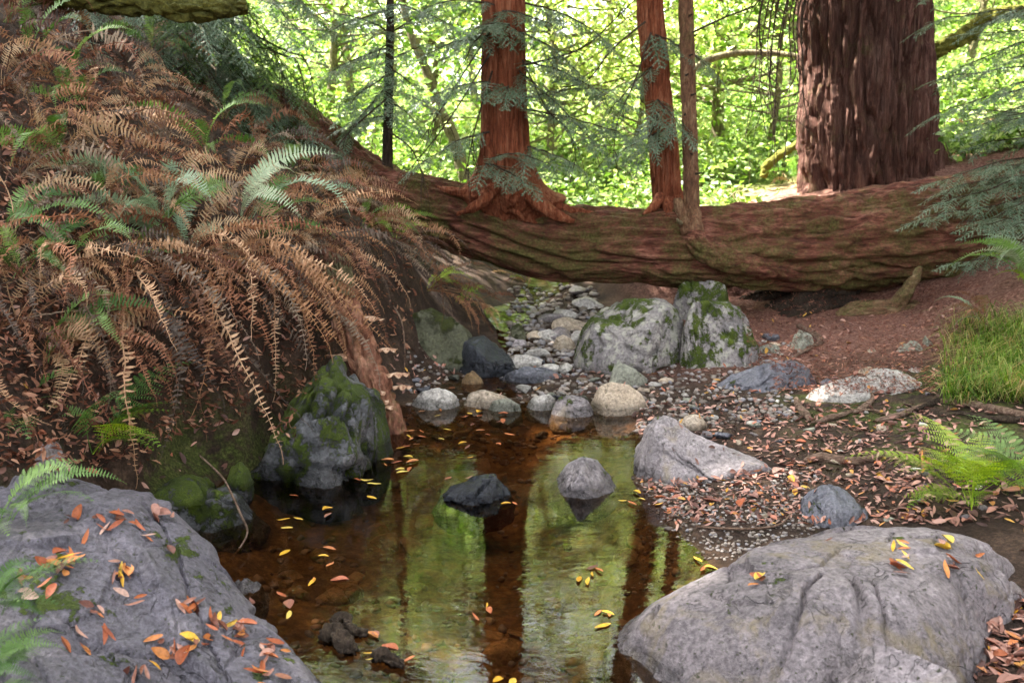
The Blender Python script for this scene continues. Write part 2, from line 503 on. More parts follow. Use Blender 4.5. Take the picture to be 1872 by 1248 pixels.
n.t.links.new(fr.outputs[0], mxs.inputs[0]); n.t.links.new(tr.outputs[0], mxs.inputs[1]); n.t.links.new(gl.outputs[0], mxs.inputs[2])
M['water'] = n.finish(mxs.outputs[0])
wx, wy = np.linspace(-2.2, 1.4, 10), np.linspace(0.6, 8.6, 20)
WX, WY = np.meshgrid(wx, wy)
wi = np.arange(200).reshape(20, 10)
water_me = make_mesh('pool_water', np.stack([WX.ravel(), WY.ravel(), np.zeros(200)], 1),
                     np.stack([wi[:-1, :-1].ravel(), wi[:-1, 1:].ravel(), wi[1:, 1:].ravel(), wi[1:, :-1].ravel()], 1))
kind(link('pool_water', water_me, M['water']), 'structure')
# thin run of water coming down the creek under the log
sy = np.arange(8.5, 13.0, 0.04)
cxs = 0.10 + 0.22 * np.sin(sy * 1.7) + 0.05 * (sy - 8.5)
sv, sf = [], []
for k, y in enumerate(sy):
    for j, u in enumerate(np.linspace(-1, 1, 9)):
        x = cxs[k] + u * (0.22 + 0.05 * math.sin(y * 5))
        sv.append((x, y, 0.0))
sv = np.array(sv)
sv[:, 2] = ground_z(sv[:, 0], sv[:, 1]) + 0.006 + 0.008 * pn(sv * np.array([9, 7, 1]))
si = np.arange(len(sv)).reshape(len(sy), 9)
kind(link('creek_water', smooth(make_mesh('creek_water', sv, np.stack([si[:-1, :-1].ravel(), si[:-1, 1:].ravel(), si[1:, 1:].ravel(), si[1:, :-1].ravel()], 1))), M['water']), 'structure')

# ================================================================== ROCKS
_ico = {}
def ico(sub):
    if sub not in _ico:
        import bmesh
        bm = bmesh.new()
        bmesh.ops.create_icosphere(bm, subdivisions=sub, radius=1.0)
        V = np.array([v.co[:] for v in bm.verts]); Fc = np.array([[v.index for v in f.verts] for f in bm.faces])
        bm.free()
        _ico[sub] = (V, Fc)
    return _ico[sub]
def moss_mask(V, up, amt, seed):
    if amt <= 0: return np.zeros(len(V))
    m = fbm(V * 3.0 + seed * .7, 5, .68) + .14 * up + .42 * fbm(V * 10 + 3, 3, .6)
    th = .62 - 1.08 * amt
    return sstep(th - .16, th + .2, m)
def set_moss(me, mask):
    at_ = me.attributes.new('moss', 'FLOAT', 'POINT'); at_.data.foreach_set('value', mask.astype(np.float32))
def rock_shape(S, xs, Tz, ysx, zb, Yc, dep, hw, xc, k, seed, facets, fd, amp, crack, bury, lean, dmin=.45):
    r = np.random.default_rng(seed)
    p = S / (np.abs(S) ** k).sum(1)[:, None] ** (1 / k)
    zmax = np.maximum((1 - np.minimum(np.abs(p[:, 0]), 1) ** k), 0) ** (1 / k)
    q = p.copy()
    q[:, 2] = np.where(p[:, 2] > 0, p[:, 2] / np.maximum(zmax, 0.12), p[:, 2])
    for f in range(facets):
        d = r.normal(size=3); d[2] = abs(d[2]) * 0.8; d /= np.linalg.norm(d)
        t = q @ d - fd * r.uniform(0.85, 1.15)
        q = q - d * (np.maximum(t, 0) * 0.92)[:, None]
    X = xc + q[:, 0] * hw
    T = np.interp(X, xs, Tz) - zb
    hmax = max(T.max(), 0.02)
    Z = np.where(q[:, 2] > 0, zb + T * q[:, 2], zb + q[:, 2] * bury)
    Y = np.interp(X, xs, ysx) + q[:, 1] * dep * 0.5 * (dmin + (1 - dmin) * np.sqrt(np.clip(T / hmax, 0.05, 1))) + lean * (Z - zb)
    V = np.stack([X, Y, Z], 1)
    size = min(hw, dep * 0.5, max(hmax, 0.05))
    ps = size if size > 0 else 0.1
    off = r.uniform(-50, 50, 3)
    a = V / ps
    d = fbm(a * 0.9 + off, 4, 0.52) * amp * ps
    d += fbm(a * 3.2 + off, 4, 0.62) * amp * 0.42 * ps
    d += np.minimum(ridge(a * 1.3 + off + 3, 3, .6), .35) * amp * .45 * ps
    d += np.abs(fbm(a * 1.7 + off + 7, 2)) * amp * 0.5 * ps
    if crack:
        w = pn(a * 0.55 + off + 3 + 0.3 * np.stack([pn(a * 2 + off), pn(a * 2 + off + 9), pn(a * 2 + off + 21)], 1))
        d -= np.exp(-(w / 0.025) ** 2) * crack * 1.6 * ps
        w = pn(a * 0.9 + off + 31)
        d -= np.exp(-(w / 0.022) ** 2) * crack * 1.2 * ps
    C = np.array([xc, Yc, zb])
    N = (V - C) / np.array([hw, dep * .5, hmax])
    N /= np.maximum(np.linalg.norm(N, axis=1), 1e-6)[:, None]
    return V + N * d[:, None]
ROCKS = []
def rock(name, label, mat, outline, base, zb=0.0, dep=0.6, sub=5, k=2.7, seed=None, facets=7, fd=0.93, amp=0.12, crack=0.06, bury=0.15, lean=0.0, cat='rock', group=None, parent=None, fit=4, ys=None, dmin=.45):
    if facets > 3: facets, fd = facets + 4, fd - .12
    seed = seed if seed is not None else int(outline[0][0] * 7 + outline[0][1])
    o = np.array(outline, float)
    mid = (o[0, 0] + o[-1, 0]) / 2
    yf = atz(mid, base, zb).y
    Yc = yf + dep * 0.5
    if ys is None: ys = [Yc] * len(o)
    Yc = float(np.mean(ys))
    pts = [at(a, b, yq) for (a, b), yq in zip(o, ys)]
    xs = np.array([p.x for p in pts]); Tz = np.array([max(p.z, zb + 0.01) for p in pts])
    fx = np.linspace(xs[0], xs[-1], 60); fz = np.interp(fx, xs, Tz); fy = np.interp(fx, xs, ys)
    ker = np.array([1, 2, 3, 2, 1]) / 9
    fz[2:-2] = np.convolve(fz, ker, 'valid')
    want_px = np.array([project(np.array([[x, yq, z]]))[0][0] for x, yq, z in zip(fx, fy, fz)])
    want_py = np.interp(want_px, o[:, 0], o[:, 1])
    hw, xc = (xs[-1] - xs[0]) / 2, (xs[0] + xs[-1]) / 2
    T = fz.copy()
    S4 = ico(min(sub, 5))[0]
    for it in range(fit):
        V = rock_shape(S4, fx, T, fy, zb, Yc, dep, hw, xc, k, seed, facets, fd, amp, crack, bury, lean, dmin)
        sc_ = np.clip((xs[-1] - xs[0]) / max(V[:, 0].max() - V[:, 0].min(), .01), .9, 1.25)
        hw *= sc_; xc += (xs[0] + xs[-1]) / 2 - (V[:, 0].max() + V[:, 0].min()) / 2
        px, py = project(V)
        top = np.full(60, np.nan)
        b = np.clip(np.searchsorted(want_px, px) , 0, 59)
        for j in range(60):
            mjs = py[(b >= j - 1) & (b <= j + 1)]
            if len(mjs): top[j] = mjs.min()
        ok = ~np.isnan(top)
        if ok.sum() < 5: break
        dpy = np.interp(np.arange(60), np.nonzero(ok)[0], (want_py - top)[ok])
        T = np.maximum(T - dpy * Yc / F * 0.8, zb + 0.01)
        T[2:-2] = np.convolve(T, ker, 'valid')
    S, Fc = ico(sub)
    V = rock_shape(S, fx, T, fy, zb, Yc, dep, hw, xc, k, seed, facets, fd, amp, crack, bury, lean, dmin)
    base_p = np.array([xc, Yc, zb])
    Nn = (V - base_p) / np.array([hw, dep * .5, max(T.max() - zb, .05)]); Nn /= np.maximum(np.linalg.norm(Nn, axis=1), 1e-6)[:, None]
    mk = moss_mask(V, Nn[:, 2], MOSSAMT.get(mat, 0), seed)
    V = V + Nn * (mk * (.008 + .012 * fbm(V * 28, 3, .6)))[:, None]
    solid(V, np.concatenate([Fc, Fc[:, :1]], 1))
    me = smooth(make_mesh(name, V - base_p, Fc))
    set_moss(me, mk)
    ob = link(name, me, mat if not isinstance(mat, str) else M[mat], parent, base_p)
    tag(ob, label, cat, group)
    ROCKS.append(ob)
    return ob

def tps(C, Zc, X, Y):
    C = np.array(C); n_ = len(C)
    def U(d2): return .5 * d2 * np.log(d2 + 1e-9)
    D2 = ((C[:, None] - C[None]) ** 2).sum(2)
    A = np.zeros((n_ + 3, n_ + 3)); A[:n_, :n_] = U(D2) + np.eye(n_) * .004
    A[:n_, n_] = 1; A[:n_, n_ + 1:] = C; A[n_, :n_] = 1; A[n_ + 1:, :n_] = C.T
    w = np.linalg.solve(A, np.concatenate([Zc, np.zeros(3)]))
    P = np.stack([X, Y], 1)
    out = w[n_] + P @ w[n_ + 1:]
    for k in range(n_):
        out = out + w[k] * U(((P - C[k]) ** 2).sum(1))
    return np.clip(out, min(Zc) - .04, max(Zc) + .05)
def mass_rock(name, label, cat, mat, foot, ctrl, zb, seed, p=5.0, q=2.2, amp=.02, crack=.03, steps=None, nth=460, nt=170, lines=(), facet=0):
    """big low rock: star-shaped footprint (world XY) under a smooth height field, fractured"""
    r = np.random.default_rng(seed)
    FP = np.array(foot); c = FP.mean(0)
    d = FP - c; a = np.arctan2(d[:, 1], d[:, 0]); o = np.argsort(a); a, rad = a[o], np.hypot(d[:, 0], d[:, 1])[o]
    th = np.linspace(-np.pi, np.pi, nth, endpoint=False)
    R = np.interp(th, np.concatenate([a - 2 * np.pi, a, a + 2 * np.pi]), np.tile(rad, 3))
    for _ in range(5): R = (np.roll(R, 1) + R * 2 + np.roll(R, -1)) / 4
    R = R * (1 + .035 * pn(np.stack([np.cos(th) * 2.4, np.sin(th) * 2.4, 0 * th + seed], 1)) + .012 * pn(np.stack([np.cos(th) * 9, np.sin(th) * 9, 0 * th + seed], 1)))
    t = np.linspace(0, 1, nt + 1)[1:] ** .8
    TT, RR = np.meshgrid(t, R, indexing='ij'); TH = np.meshgrid(t, th, indexing='ij')[1]
    X = c[0] + TT * RR * np.cos(TH); Y = c[1] + TT * RR * np.sin(TH)
    X, Y, T1 = np.append(X.ravel(), c[0]), np.append(Y.ravel(), c[1]), np.append(TT.ravel(), 0)
    C = [(atz(a_, b_, z_).x, atz(a_, b_, z_).y) for a_, b_, z_ in ctrl]; Zc = np.array([k[2] for k in ctrl])
    zi = tps(C, Zc, X, Y)
    P = np.stack([X, Y, 0 * X], 1)
    wv = .25 * np.stack([fbm(P * 2 + seed, 2), fbm(P * 2 + seed + 9, 2), 0 * X], 1)
    zi = zi + amp * (fbm(P * 2.2 + seed, 4, .5) * 2.2 + fbm(P * 9 + seed, 4, .6) * .5)
    if facet:                                   # broken into nearly flat faces
        fs = np.stack([r.uniform(X.min(), X.max(), facet), r.uniform(Y.min(), Y.max(), facet)], 1)
        zs = tps(C, Zc, fs[:, 0], fs[:, 1])
        gx_ = (tps(C, Zc, fs[:, 0] + .04, fs[:, 1]) - tps(C, Zc, fs[:, 0] - .04, fs[:, 1])) / .08 + r.normal(size=facet) * .09
        gy_ = (tps(C, Zc, fs[:, 0], fs[:, 1] + .04) - tps(C, Zc, fs[:, 0], fs[:, 1] - .04)) / .08 + r.normal(size=facet) * .09
        PX = np.stack([X, Y], 1) + wv[:, :2] * .5 + .02 * np.stack([fbm(P * 7 + 3, 3), fbm(P * 7 + 33, 3)], 1)
        D2 = ((PX[:, None] - fs[None]) ** 2).sum(2)
        kk = D2.argmin(1)
        pz = zs[kk] + gx_[kk] * (X - fs[kk, 0]) + gy_[kk] * (Y - fs[kk, 1])
        zi = zi * .42 + np.clip(pz, zi - .07, zi + .07) * .58
    if steps:                                   # bedding planes: slanting breaks
        for (ang, freq, hgt) in steps:
            u = (X * math.cos(ang) + Y * math.sin(ang)) * freq + .35 * fbm(P * 1.7 + seed + ang, 3)
            fr_ = u - np.floor(u)
            zi = zi + hgt * (sstep(0, .08, fr_) - fr_) * (.4 + .9 * np.abs(pn(P * .9 + ang * 7)))
    for k, f_ in enumerate((1.1, 1.9, 3.1)):
        w = pn((P + wv) * f_ + seed * 1.3 + 11 * k)
        m_ = sstep(-.15, .25, pn(P * 1.1 + 31 * k + seed))
        zi = zi - crack * (1, .7, .4)[k] * np.exp(-(w / (.022 * f_ ** .5)) ** 2) * m_
    for pl, dep_, wid in lines:                 # single named fractures
        q3 = np.array([tuple(atz(a_, b_, .3))[:2] for a_, b_ in pl])
        dd_ = np.full(len(X), 9.0)
        PW2 = np.stack([X, Y], 1) + wv[:, :2] * .12 + .012 * np.stack([pn(P * 14), pn(P * 14 + 5)], 1)
        for k in range(len(q3) - 1):
            e_ = q3[k + 1] - q3[k]; tt = np.clip(((PW2 - q3[k]) @ e_) / (e_ @ e_), 0, 1)
            dd_ = np.minimum(dd_, np.linalg.norm(PW2 - q3[k] - tt[:, None] * e_, axis=1))
        zi = zi - dep_ * .7 * np.exp(-(dd_ / (wid * .8)) ** 2) - dep_ * .22 * np.exp(-(dd_ / (wid * 5)) ** 2)
    z = zb + (zi - zb) * np.maximum(1 - T1 ** p, 0) ** (1 / q)
    V = np.stack([X, Y, z], 1)
    # break up the flanks
    fl = sstep(.75, 1, T1)
    ou = np.stack([X - c[0], Y - c[1], 0 * X], 1); ou /= np.maximum(np.linalg.norm(ou, axis=1), 1e-6)[:, None]
    g = fbm(V * np.array([3.5, 3.5, 3.5]) + seed, 4, .55) * .10 - .035 * np.exp(-(pn(V * 2.6 + seed + 5) / .07) ** 2)
    V = V + ou * (g * fl)[:, None]
    i = np.arange(nt * nth).reshape(nt, nth); j = np.roll(i, -1, 1)
    Q = np.stack([i[:-1].ravel(), i[1:].ravel(), j[1:].ravel(), j[:-1].ravel()], 1)
    tri = np.stack([np.full(nth, nt * nth), i[0], j[0]], 1)
    mk = moss_mask(V, .6, MOSSAMT[mat], seed)
    V[:, 2] += mk * (.004 + .008 * fbm(V * 28, 3, .6))
    solid(V, Q)
    b = np.array([c[0], c[1], zb])
    me = smooth(make_mesh(name, V - b, [Q, tri])); set_moss(me, mk)
    o = link(name, me, M[mat], None, b)
    tag(o, label, cat); ROCKS.append(o)
    return o
def foot(pts, extra):
    return [(atz(a, b, 0).x, atz(a, b, 0).y) for a, b in pts] + extra
mass_rock('boulder', 'broad smooth grey boulder with fallen leaves in the pool\'s front corner', 'boulder', 'rock_grey',
     foot([(1085, 1160), (1092, 1195), (1150, 1228), (1205, 1262), (1300, 1305), (1480, 1335), (1690, 1325), (1780, 1270), (1828, 1190), (1845, 1110)], [(2.3, 3.95), (2.4, 4.25), (2.0, 4.5), (1.4, 4.45), (.85, 4.15), (.5, 3.95)]),
     [(1130, 1130, .05), (1165, 1078, .13), (1290, 1050, .2), (1380, 1010, .28), (1480, 990, .30), (1600, 978, .32), (1730, 972, .33), (1872, 992, .32), (1960, 1008, .30),
      (1150, 1120, .12), (1230, 1095, .25), (1330, 1080, .27), (1450, 1110, .34), (1550, 1060, .32), (1600, 1110, .35), (1700, 1110, .36), (1820, 1095, .33), (1300, 1180, .22), (1500, 1200, .28), (1700, 1200, .28)],
     -.22, 21, 4.5, 2.0, .028, .06, facet=34, lines=[([(1500, 1075), (1470, 1100), (1445, 1145), (1380, 1190), (1330, 1225), (1240, 1250)], .06, .012), ([(1585, 1085), (1610, 1120), (1635, 1180), (1650, 1230)], .05, .010), ([(1760, 1040), (1790, 1100), (1790, 1160), (1720, 1200)], .05, .010), ([(1390, 1040), (1460, 1048), (1500, 1035), (1530, 1010)], .025, .012), ([(1640, 970), (1620, 1000)], .03, .008)])
mass_rock('rock_slab', 'large sloping grey slab strewn with orange leaves beside the pool', 'rock slab', 'rock_slab',
     foot([(412, 1085), (440, 1110), (492, 1150), (545, 1195), (606, 1252), (650, 1320), (660, 1400), (500, 1480)], [(-1.2, 2.45), (-2.2, 2.6), (-2.75, 3.2), (-2.6, 4.1), (-2.1, 4.45), (-1.65, 4.35)]),
     [(40, 945, .46), (95, 920, .49), (200, 912, .46), (285, 948, .39), (395, 1008, .27), (425, 1066, .17), (490, 1132, .1), (545, 1178, .07), (600, 1240, .04), (250, 1000, .38), (250, 1100, .30), (400, 1120, .19),
      (150, 1150, .31), (300, 1240, .15), (500, 1200, .1), (450, 1248, .1), (60, 1240, .27), (-100, 1100, .45), (0, 1000, .46), (-150, 1000, .5), (-100, 1300, .32)],
     -.22, 8, 9.0, 2.0, .012, .03, facet=36, steps=[(.9, 1.6, .09), (-.65, 2.3, .05)], lines=[([(245, 960), (310, 1010), (330, 1030), (350, 1080), (400, 1160), (440, 1200), (520, 1248)], .035, .008), ([(330, 1015), (270, 1040)], .025, .006), ([(120, 910), (180, 950), (245, 960)], .03, .01), ([(380, 1180), (300, 1150), (200, 1170), (120, 1160)], .03, .014)])
rock('boulder', 'grey pointed boulder half hidden at the foot of the broad smooth boulder', 'rock_grey',
     [(1470, 1275), (1530, 1215), (1600, 1173), (1640, 1183), (1690, 1200), (1750, 1222), (1790, 1275)], 1440, 0.0, 0.42, 5, 2.5, 5, 7, 0.9, 0.1, 0.03, 0.2, cat='boulder')
rock('rock', 'small tilted grey rock on top of the leaf strewn slab', 'rock_slab',
     [(165, 930), (185, 905), (215, 893), (250, 892), (285, 915), (310, 945)], 960, .38, 0.4, 5, 3.2, 4, 8, 0.85, 0.06, 0.03, 0.2)
rock('rock', 'dark rock topped with bright moss between the slab and the pool', 'rock_wetmoss',
     [(262, 965), (285, 890), (330, 872), (400, 880), (450, 905), (485, 935), (496, 970)], 1003, -.05, 0.75, 6, 2.8, 31, 10, 0.85, 0.14, 0.08, 0.2)
rock('rock', 'small rounded grey rock at the waterline below the slab', 'rock_grey',
     [(416, 1085), (428, 1062), (450, 1055), (475, 1065), (490, 1088)], 1112, -.04, 0.22, 4, 2.4, 9, 6, 0.9, 0.1)
rock('boulder', 'tall craggy boulder draped with green moss rising from the water', 'rock_wetmoss',
     [(425, 915), (455, 855), (500, 780), (540, 722), (588, 660), (618, 653), (662, 686), (682, 722), (700, 780), (712, 880)],
     908, -.06, 1.0, 6, 3.4, 78, 12, 1.0, 0.26, 0.14, 0.25, cat='boulder')
rock('rock', 'dark knobbly wet rock in the middle of the pool', 'rock_dark',
     [(788, 925), (812, 893), (850, 880), (870, 868), (905, 864), (930, 878), (942, 892)], 945, -.05, 0.4, 5, 2.3, 12, 6, 0.9, 0.25, 0.1)
rock('rock', 'low grey rock with a rounded peak standing in the pool', 'rock_light',
     [(1002, 905), (1012, 872), (1035, 845), (1065, 832), (1095, 840), (1118, 868), (1128, 886), (1142, 910)], 924, -.04, 0.42, 5, 2.7, 14, 9, 0.85, 0.12, 0.08)
rock('boulder', 'long grey humped boulder on the gravel at the right pool edge', 'rock_light',
     [(1158, 885), (1164, 790), (1185, 757), (1210, 749), (1240, 765), (1270, 790), (1330, 815), (1390, 835), (1422, 857), (1443, 890)],
     915, -.02, 0.75, 6, 2.7, 23, 9, 0.9, 0.13, 0.09, cat='boulder')
rock('boulder', 'round dark grey boulder with moss spots on the leafy shore', 'rock_blue',
     [(1456, 935), (1475, 900), (1510, 882), (1542, 890), (1582, 925), (1600, 965)], 982, .03, 0.42, 5, 2.6, 19, 8, 0.9, 0.13, 0.08, cat='boulder')
rock('boulder', 'big grey boulder with moss patches below the fallen log', 'rock_mossy',
     [(1048, 690), (1052, 620), (1075, 570), (1110, 558), (1150, 547), (1215, 544), (1240, 565), (1252, 620), (1254, 670)],
     697, .0, 1.1, 6, 4.0, 41, 9, 1.0, 0.10, 0.06, 0.2, cat='boulder')
rock('boulder', 'moss streaked boulder pressed against the right side of the big one', 'rock_mossy',
     [(1232, 685), (1240, 580), (1262, 556), (1300, 550), (1335, 552), (1358, 567), (1376, 592), (1383, 625), (1392, 665)],
     692, .02, 1.0, 6, 3.8, 44, 9, 1.0, 0.11, 0.08, 0.2, cat='boulder')
rock('boulder', 'rough pale boulder peeping out behind the mossy pair under the log', 'rock_mossy',
     [(1222, 570), (1228, 530), (1250, 515), (1300, 511), (1332, 520), (1340, 570)], 582, .22, 0.8, 5, 2.8, 51, 10, 0.85, 0.15, cat='boulder')
rock('boulder', 'olive green smooth boulder under the hanging ferns', 'rock_olive',
     [(712, 665), (730, 612), (752, 572), (790, 563), (828, 580), (862, 602), (880, 640), (890, 670)], 690, .0, 0.9, 5, 2.7, 61, 8, 0.9, 0.1, 0.05, cat='boulder')
rock('boulder', 'wet blue black boulder leaning on the olive one', 'rock_dark',
     [(815, 655), (850, 618), (885, 611), (925, 638), (945, 655), (958, 674)], 692, .0, 0.6, 5, 2.7, 64, 9, 0.88, 0.1, 0.06, cat='boulder')
rock('rock', 'white angular stone beside the leaning dead trunk', 'rock_pale', [(746, 738), (768, 716), (800, 708), (838, 714), (847, 738)], 753, .0, 0.3, 5, 3.0, 70, 15, 0.84, 0.05, 0.03)
rock('rock', 'smooth pale stone with a pink top in the row across the pool', 'rock_tan', [(840, 738), (852, 718), (885, 711), (925, 722), (952, 740)], 748, .0, 0.28, 5, 2.5, 72, 5, 0.95, 0.06)
rock('rock', 'flat greenish stone lying at the water between two pale stones', 'rock_green', [(890, 745), (902, 730), (930, 727), (952, 740), (956, 748)], 755, .0, 0.18, 4, 3.0, 73, 15, 0.84, 0.05, 0.03)
rock('rock', 'pale lumpy stone at the head of the pool', 'rock_pale', [(958, 742), (975, 725), (1005, 719), (1018, 730), (1022, 745)], 752, .0, 0.2, 4, 3.0, 74, 15, 0.84, 0.05, 0.03)
rock('rock', 'mauve grey stone with its foot in the pool', 'rock_light', [(1002, 750), (1018, 728), (1045, 720), (1075, 728), (1092, 752)], 767, .0, 0.3, 5, 3.0, 75, 15, 0.84, 0.05, 0.03)
rock('rock', 'warm tan angular stone beside the mauve grey one', 'rock_tan', [(1075, 735), (1085, 708), (1112, 697), (1150, 702), (1175, 715), (1192, 748)], 755, .03, 0.34, 5, 3.0, 76, 15, 0.84, 0.05, 0.03)
rock('rock', 'pale green peaked stone leaning on the big mossy boulder', 'rock_green', [(1102, 705), (1112, 672), (1130, 659), (1160, 672), (1180, 685), (1190, 703)], 712, .04, 0.3, 5, 3.0, 78, 15, 0.84, 0.05, 0.03)
rock('boulder', 'long blue grey fissured boulder beside the shallow water', 'rock_blue',
     [(1288, 712), (1340, 682), (1400, 663), (1455, 655), (1488, 663), (1500, 690), (1502, 722)], 733, .04, 0.6, 5, 2.8, 79, 10, 0.88, 0.1, 0.1, cat='boulder')
rock('rock', 'small blue grey stone next to the long fissured boulder', 'rock_blue', [(1488, 712), (1500, 695), (1515, 691), (1532, 705), (1536, 716)], 722, .05, 0.2, 4, 2.6, 80)
rock('rock', 'low pale slab running down to the rooty ground', 'rock_pale', [(1450, 748), (1485, 712), (1530, 694), (1575, 682), (1595, 715), (1605, 745)], 754, .05, 0.36, 5, 3.2, 81, 8, 1.0, 0.06)
rock('boulder', 'wide pale ridged rock above the rooty ground', 'rock_pale', [(1540, 735), (1570, 686), (1610, 672), (1655, 680), (1690, 697), (1708, 730)], 742, .08, 0.5, 5, 3.2, 82, 9, 1.0, 0.08, cat='boulder')
rock('rock', 'peaked pale stone behind the wide ridged rock', 'rock_tan', [(1560, 690), (1572, 674), (1590, 669), (1605, 680), (1612, 692)], 697, .1, 0.2, 4, 2.7, 83)
rock('rock', 'pale angular stone at the edge of the grass', 'rock_pale', [(1645, 700), (1655, 676), (1675, 670), (1700, 685), (1710, 702)], 708, .12, 0.25, 4, 2.7, 84)
rock('boulder', 'mossy brown boulder sunk in the bright grass', 'rock_olive', [(1695, 725), (1705, 685), (1725, 673), (1770, 675), (1800, 690), (1815, 715)], 735, .1, 0.4, 5, 2.8, 85, 8, 0.9, 0.1, cat='boulder')
rock('rock', 'pale squat stone on the red needle litter', 'rock_green', [(1443, 635), (1450, 612), (1465, 603), (1482, 610), (1490, 632)], 640, .15, 0.25, 4, 2.7, 86)
rock('boulder', 'grey brown rock with a mossy crown on the red needle litter', 'rock_green', [(1625, 655), (1640, 630), (1668, 620), (1690, 627), (1705, 622), (1720, 652)], 666, .15, 0.45, 5, 2.7, 87, 9, 0.85, 0.12, cat='boulder')
rock('rock', 'small pale stone beside the moss crowned rock', 'rock_tan', [(1577, 650), (1588, 638), (1602, 640), (1606, 652)], 656, .14, 0.12, 3, 2.6, 88)
rock('rock', 'flat stone lying on needle litter by the mossy pair', 'rock_green', [(1382, 642), (1395, 631), (1420, 630), (1432, 642)], 648, .12, 0.2, 3, 2.6, 89)
rock('rock', 'smooth brown egg shaped stone behind the long humped boulder', 'rock_tan', [(1243, 775), (1252, 760), (1270, 756), (1285, 762), (1293, 775)], 783, .05, 0.14, 4, 2.2, 90, 2, 1.0, 0.05, 0.0)
rock('rock', 'small dark stone wedged behind the tall craggy boulder', 'rock_wetmoss', [(415, 885), (422, 855), (440, 845), (455, 862), (460, 890)], 892, .1, 0.16, 4, 2.8, 91)
rock('rock', 'small pale rock on the fern bank', 'rock_grey', [(64, 838), (75, 815), (95, 808), (115, 818), (122, 838)], 845, .65, 0.2, 4, 2.8, 92)
rock('rock', 'dark pebbly rock beside the green lady fern', 'rock_tan', [(1815, 985), (1830, 965), (1870, 958), (1910, 985)], 992, .1, 0.2, 4, 2.5, 93)
rock('rock', 'yellow stained upright stone at the creek mouth', 'rock_olive', [(930, 622), (935, 598), (948, 592), (960, 602), (963, 624)], 630, .05, 0.15, 4, 2.9, 94)
rock('rock', 'brown pointed stone beside the big mossy boulder in the creek', 'rock_tan', [(1008, 640), (1015, 618), (1030, 611), (1048, 620), (1056, 640)], 642, .06, 0.22, 4, 2.8, 95)
rock('rock', 'orange brown stone under the wet blue black boulder', 'rock_bed', [(843, 697), (852, 684), (868, 680), (880, 690), (884, 699)], 703, .0, 0.15, 3, 2.7, 96)
rock('rock', 'long low grey stone between the creek and the wet black boulder', 'rock_blue', [(912, 695), (930, 678), (960, 669), (1000, 672), (1040, 690)], 702, .0, 0.3, 4, 2.6, 97)

# smaller stones, one object each
def small_stone(x, y, z, s, mat, label, group, r):
    S, Fc = ico(3)
    sc = np.array([1, r.uniform(.6, .95), r.uniform(.4, .75)]) * s
    p = S / (np.abs(S) ** 2.6).sum(1)[:, None] ** (1 / 2.6)
    for f in range(10):
        d = r.normal(size=3); d /= np.linalg.norm(d)
        p = p - d * (np.maximum(p @ d - r.uniform(.38, .8), 0) * .97)[:, None]
    p = p + p * (fbm(p * 1.4 + r.uniform(-40, 40, 3), 3) * .1)[:, None]
    V = p * sc * np.array([1.15, 1, .85])
    a = r.uniform(0, 6.28)
    V = np.stack([V[:, 0] * math.cos(a) - V[:, 1] * math.sin(a), V[:, 0] * math.sin(a) + V[:, 1] * math.cos(a), V[:, 2]], 1)
    o = link('stone', smooth(make_mesh('stone', V, Fc)), M[mat], None, (x, y, z + sc[2] * .35))
    tag(o, label, 'stone', group)
    solid(V + np.array(o.location), np.concatenate([Fc, Fc[:, :1]], 1))
r = np.random.default_rng(5)
def occupied(x, y, rad):
    return any(abs(x - o.location.x) < o.dimensions.x * .5 + rad * .3 and abs(y - o.location.y) < o.dimensions.y * .5 + rad * .3 for o in ROCKS)
bpy.context.view_layer.update()
mats = ['rock_pale', 'rock_tan', 'rock_grey', 'rock_blue', 'rock_green', 'rock_pale']
cnt = 0
for px, py, s in [(1045, 590, .13), (1005, 578, .12), (975, 600, .1), (1062, 610, .12), (985, 625, .1), (1035, 648, .09), (1000, 648, .08), (965, 640, .1), (1030, 575, .1), (1075, 560, .12), (1055, 545, .13), (1000, 602, .11), (950, 612, .08), (1020, 600, .12)]:
    P = atz(px, py + 8, .14)
    small_stone(P.x, P.y, gz(P.x, P.y), s * 1.35, r.choice(['rock_pale', 'rock_pale', 'rock_tan', 'rock_light']), 'pale flat stone piled in the creek channel under the log', 'stones piled in the creek channel', r)
while cnt < 62:
    px, py = r.uniform(745, 1420), r.uniform(640, 800)
    if px < 1150 and py > 762: continue
    P = atz(px, py, .05)
    s = r.uniform(.02, .065) * (1.3 if py < 720 else 1)
    if occupied(P.x, P.y, s): continue
    small_stone(P.x, P.y, gz(P.x, P.y), s, r.choice(mats), 'small loose stone on the gravel bar above the pool', 'loose stones on the gravel bar', r)
    cnt += 1
cnt = 0
while cnt < 60:
    x, y = r.uniform(-1.2, .85), r.uniform(3.0, 7.2)
    z = gz(x, y)
    if z > -.08 or occupied(x, y, .1): continue
    s = r.uniform(.04, .11) if cnt < 46 else r.uniform(.09, .14)
    small_stone(x, y, z - .02, min(s, -z * .85 + .02), 'rock_bed', 'brown stone lying under water on the pool floor', 'sunken stones on the pool floor', r)
    cnt += 1
cnt = 0
while cnt < 34:
    px, py = r.uniform(1180, 1800), r.uniform(690, 960)
    P = on_ground(px, py)
    s = r.uniform(.02, .045)
    if occupied(P.x, P.y, s) or P.z < 0.02: continue
    small_stone(P.x, P.y, P.z, s, r.choice(mats), 'little stone among fallen leaves on the right shore', 'little stones on the leafy shore', r)
    cnt += 1
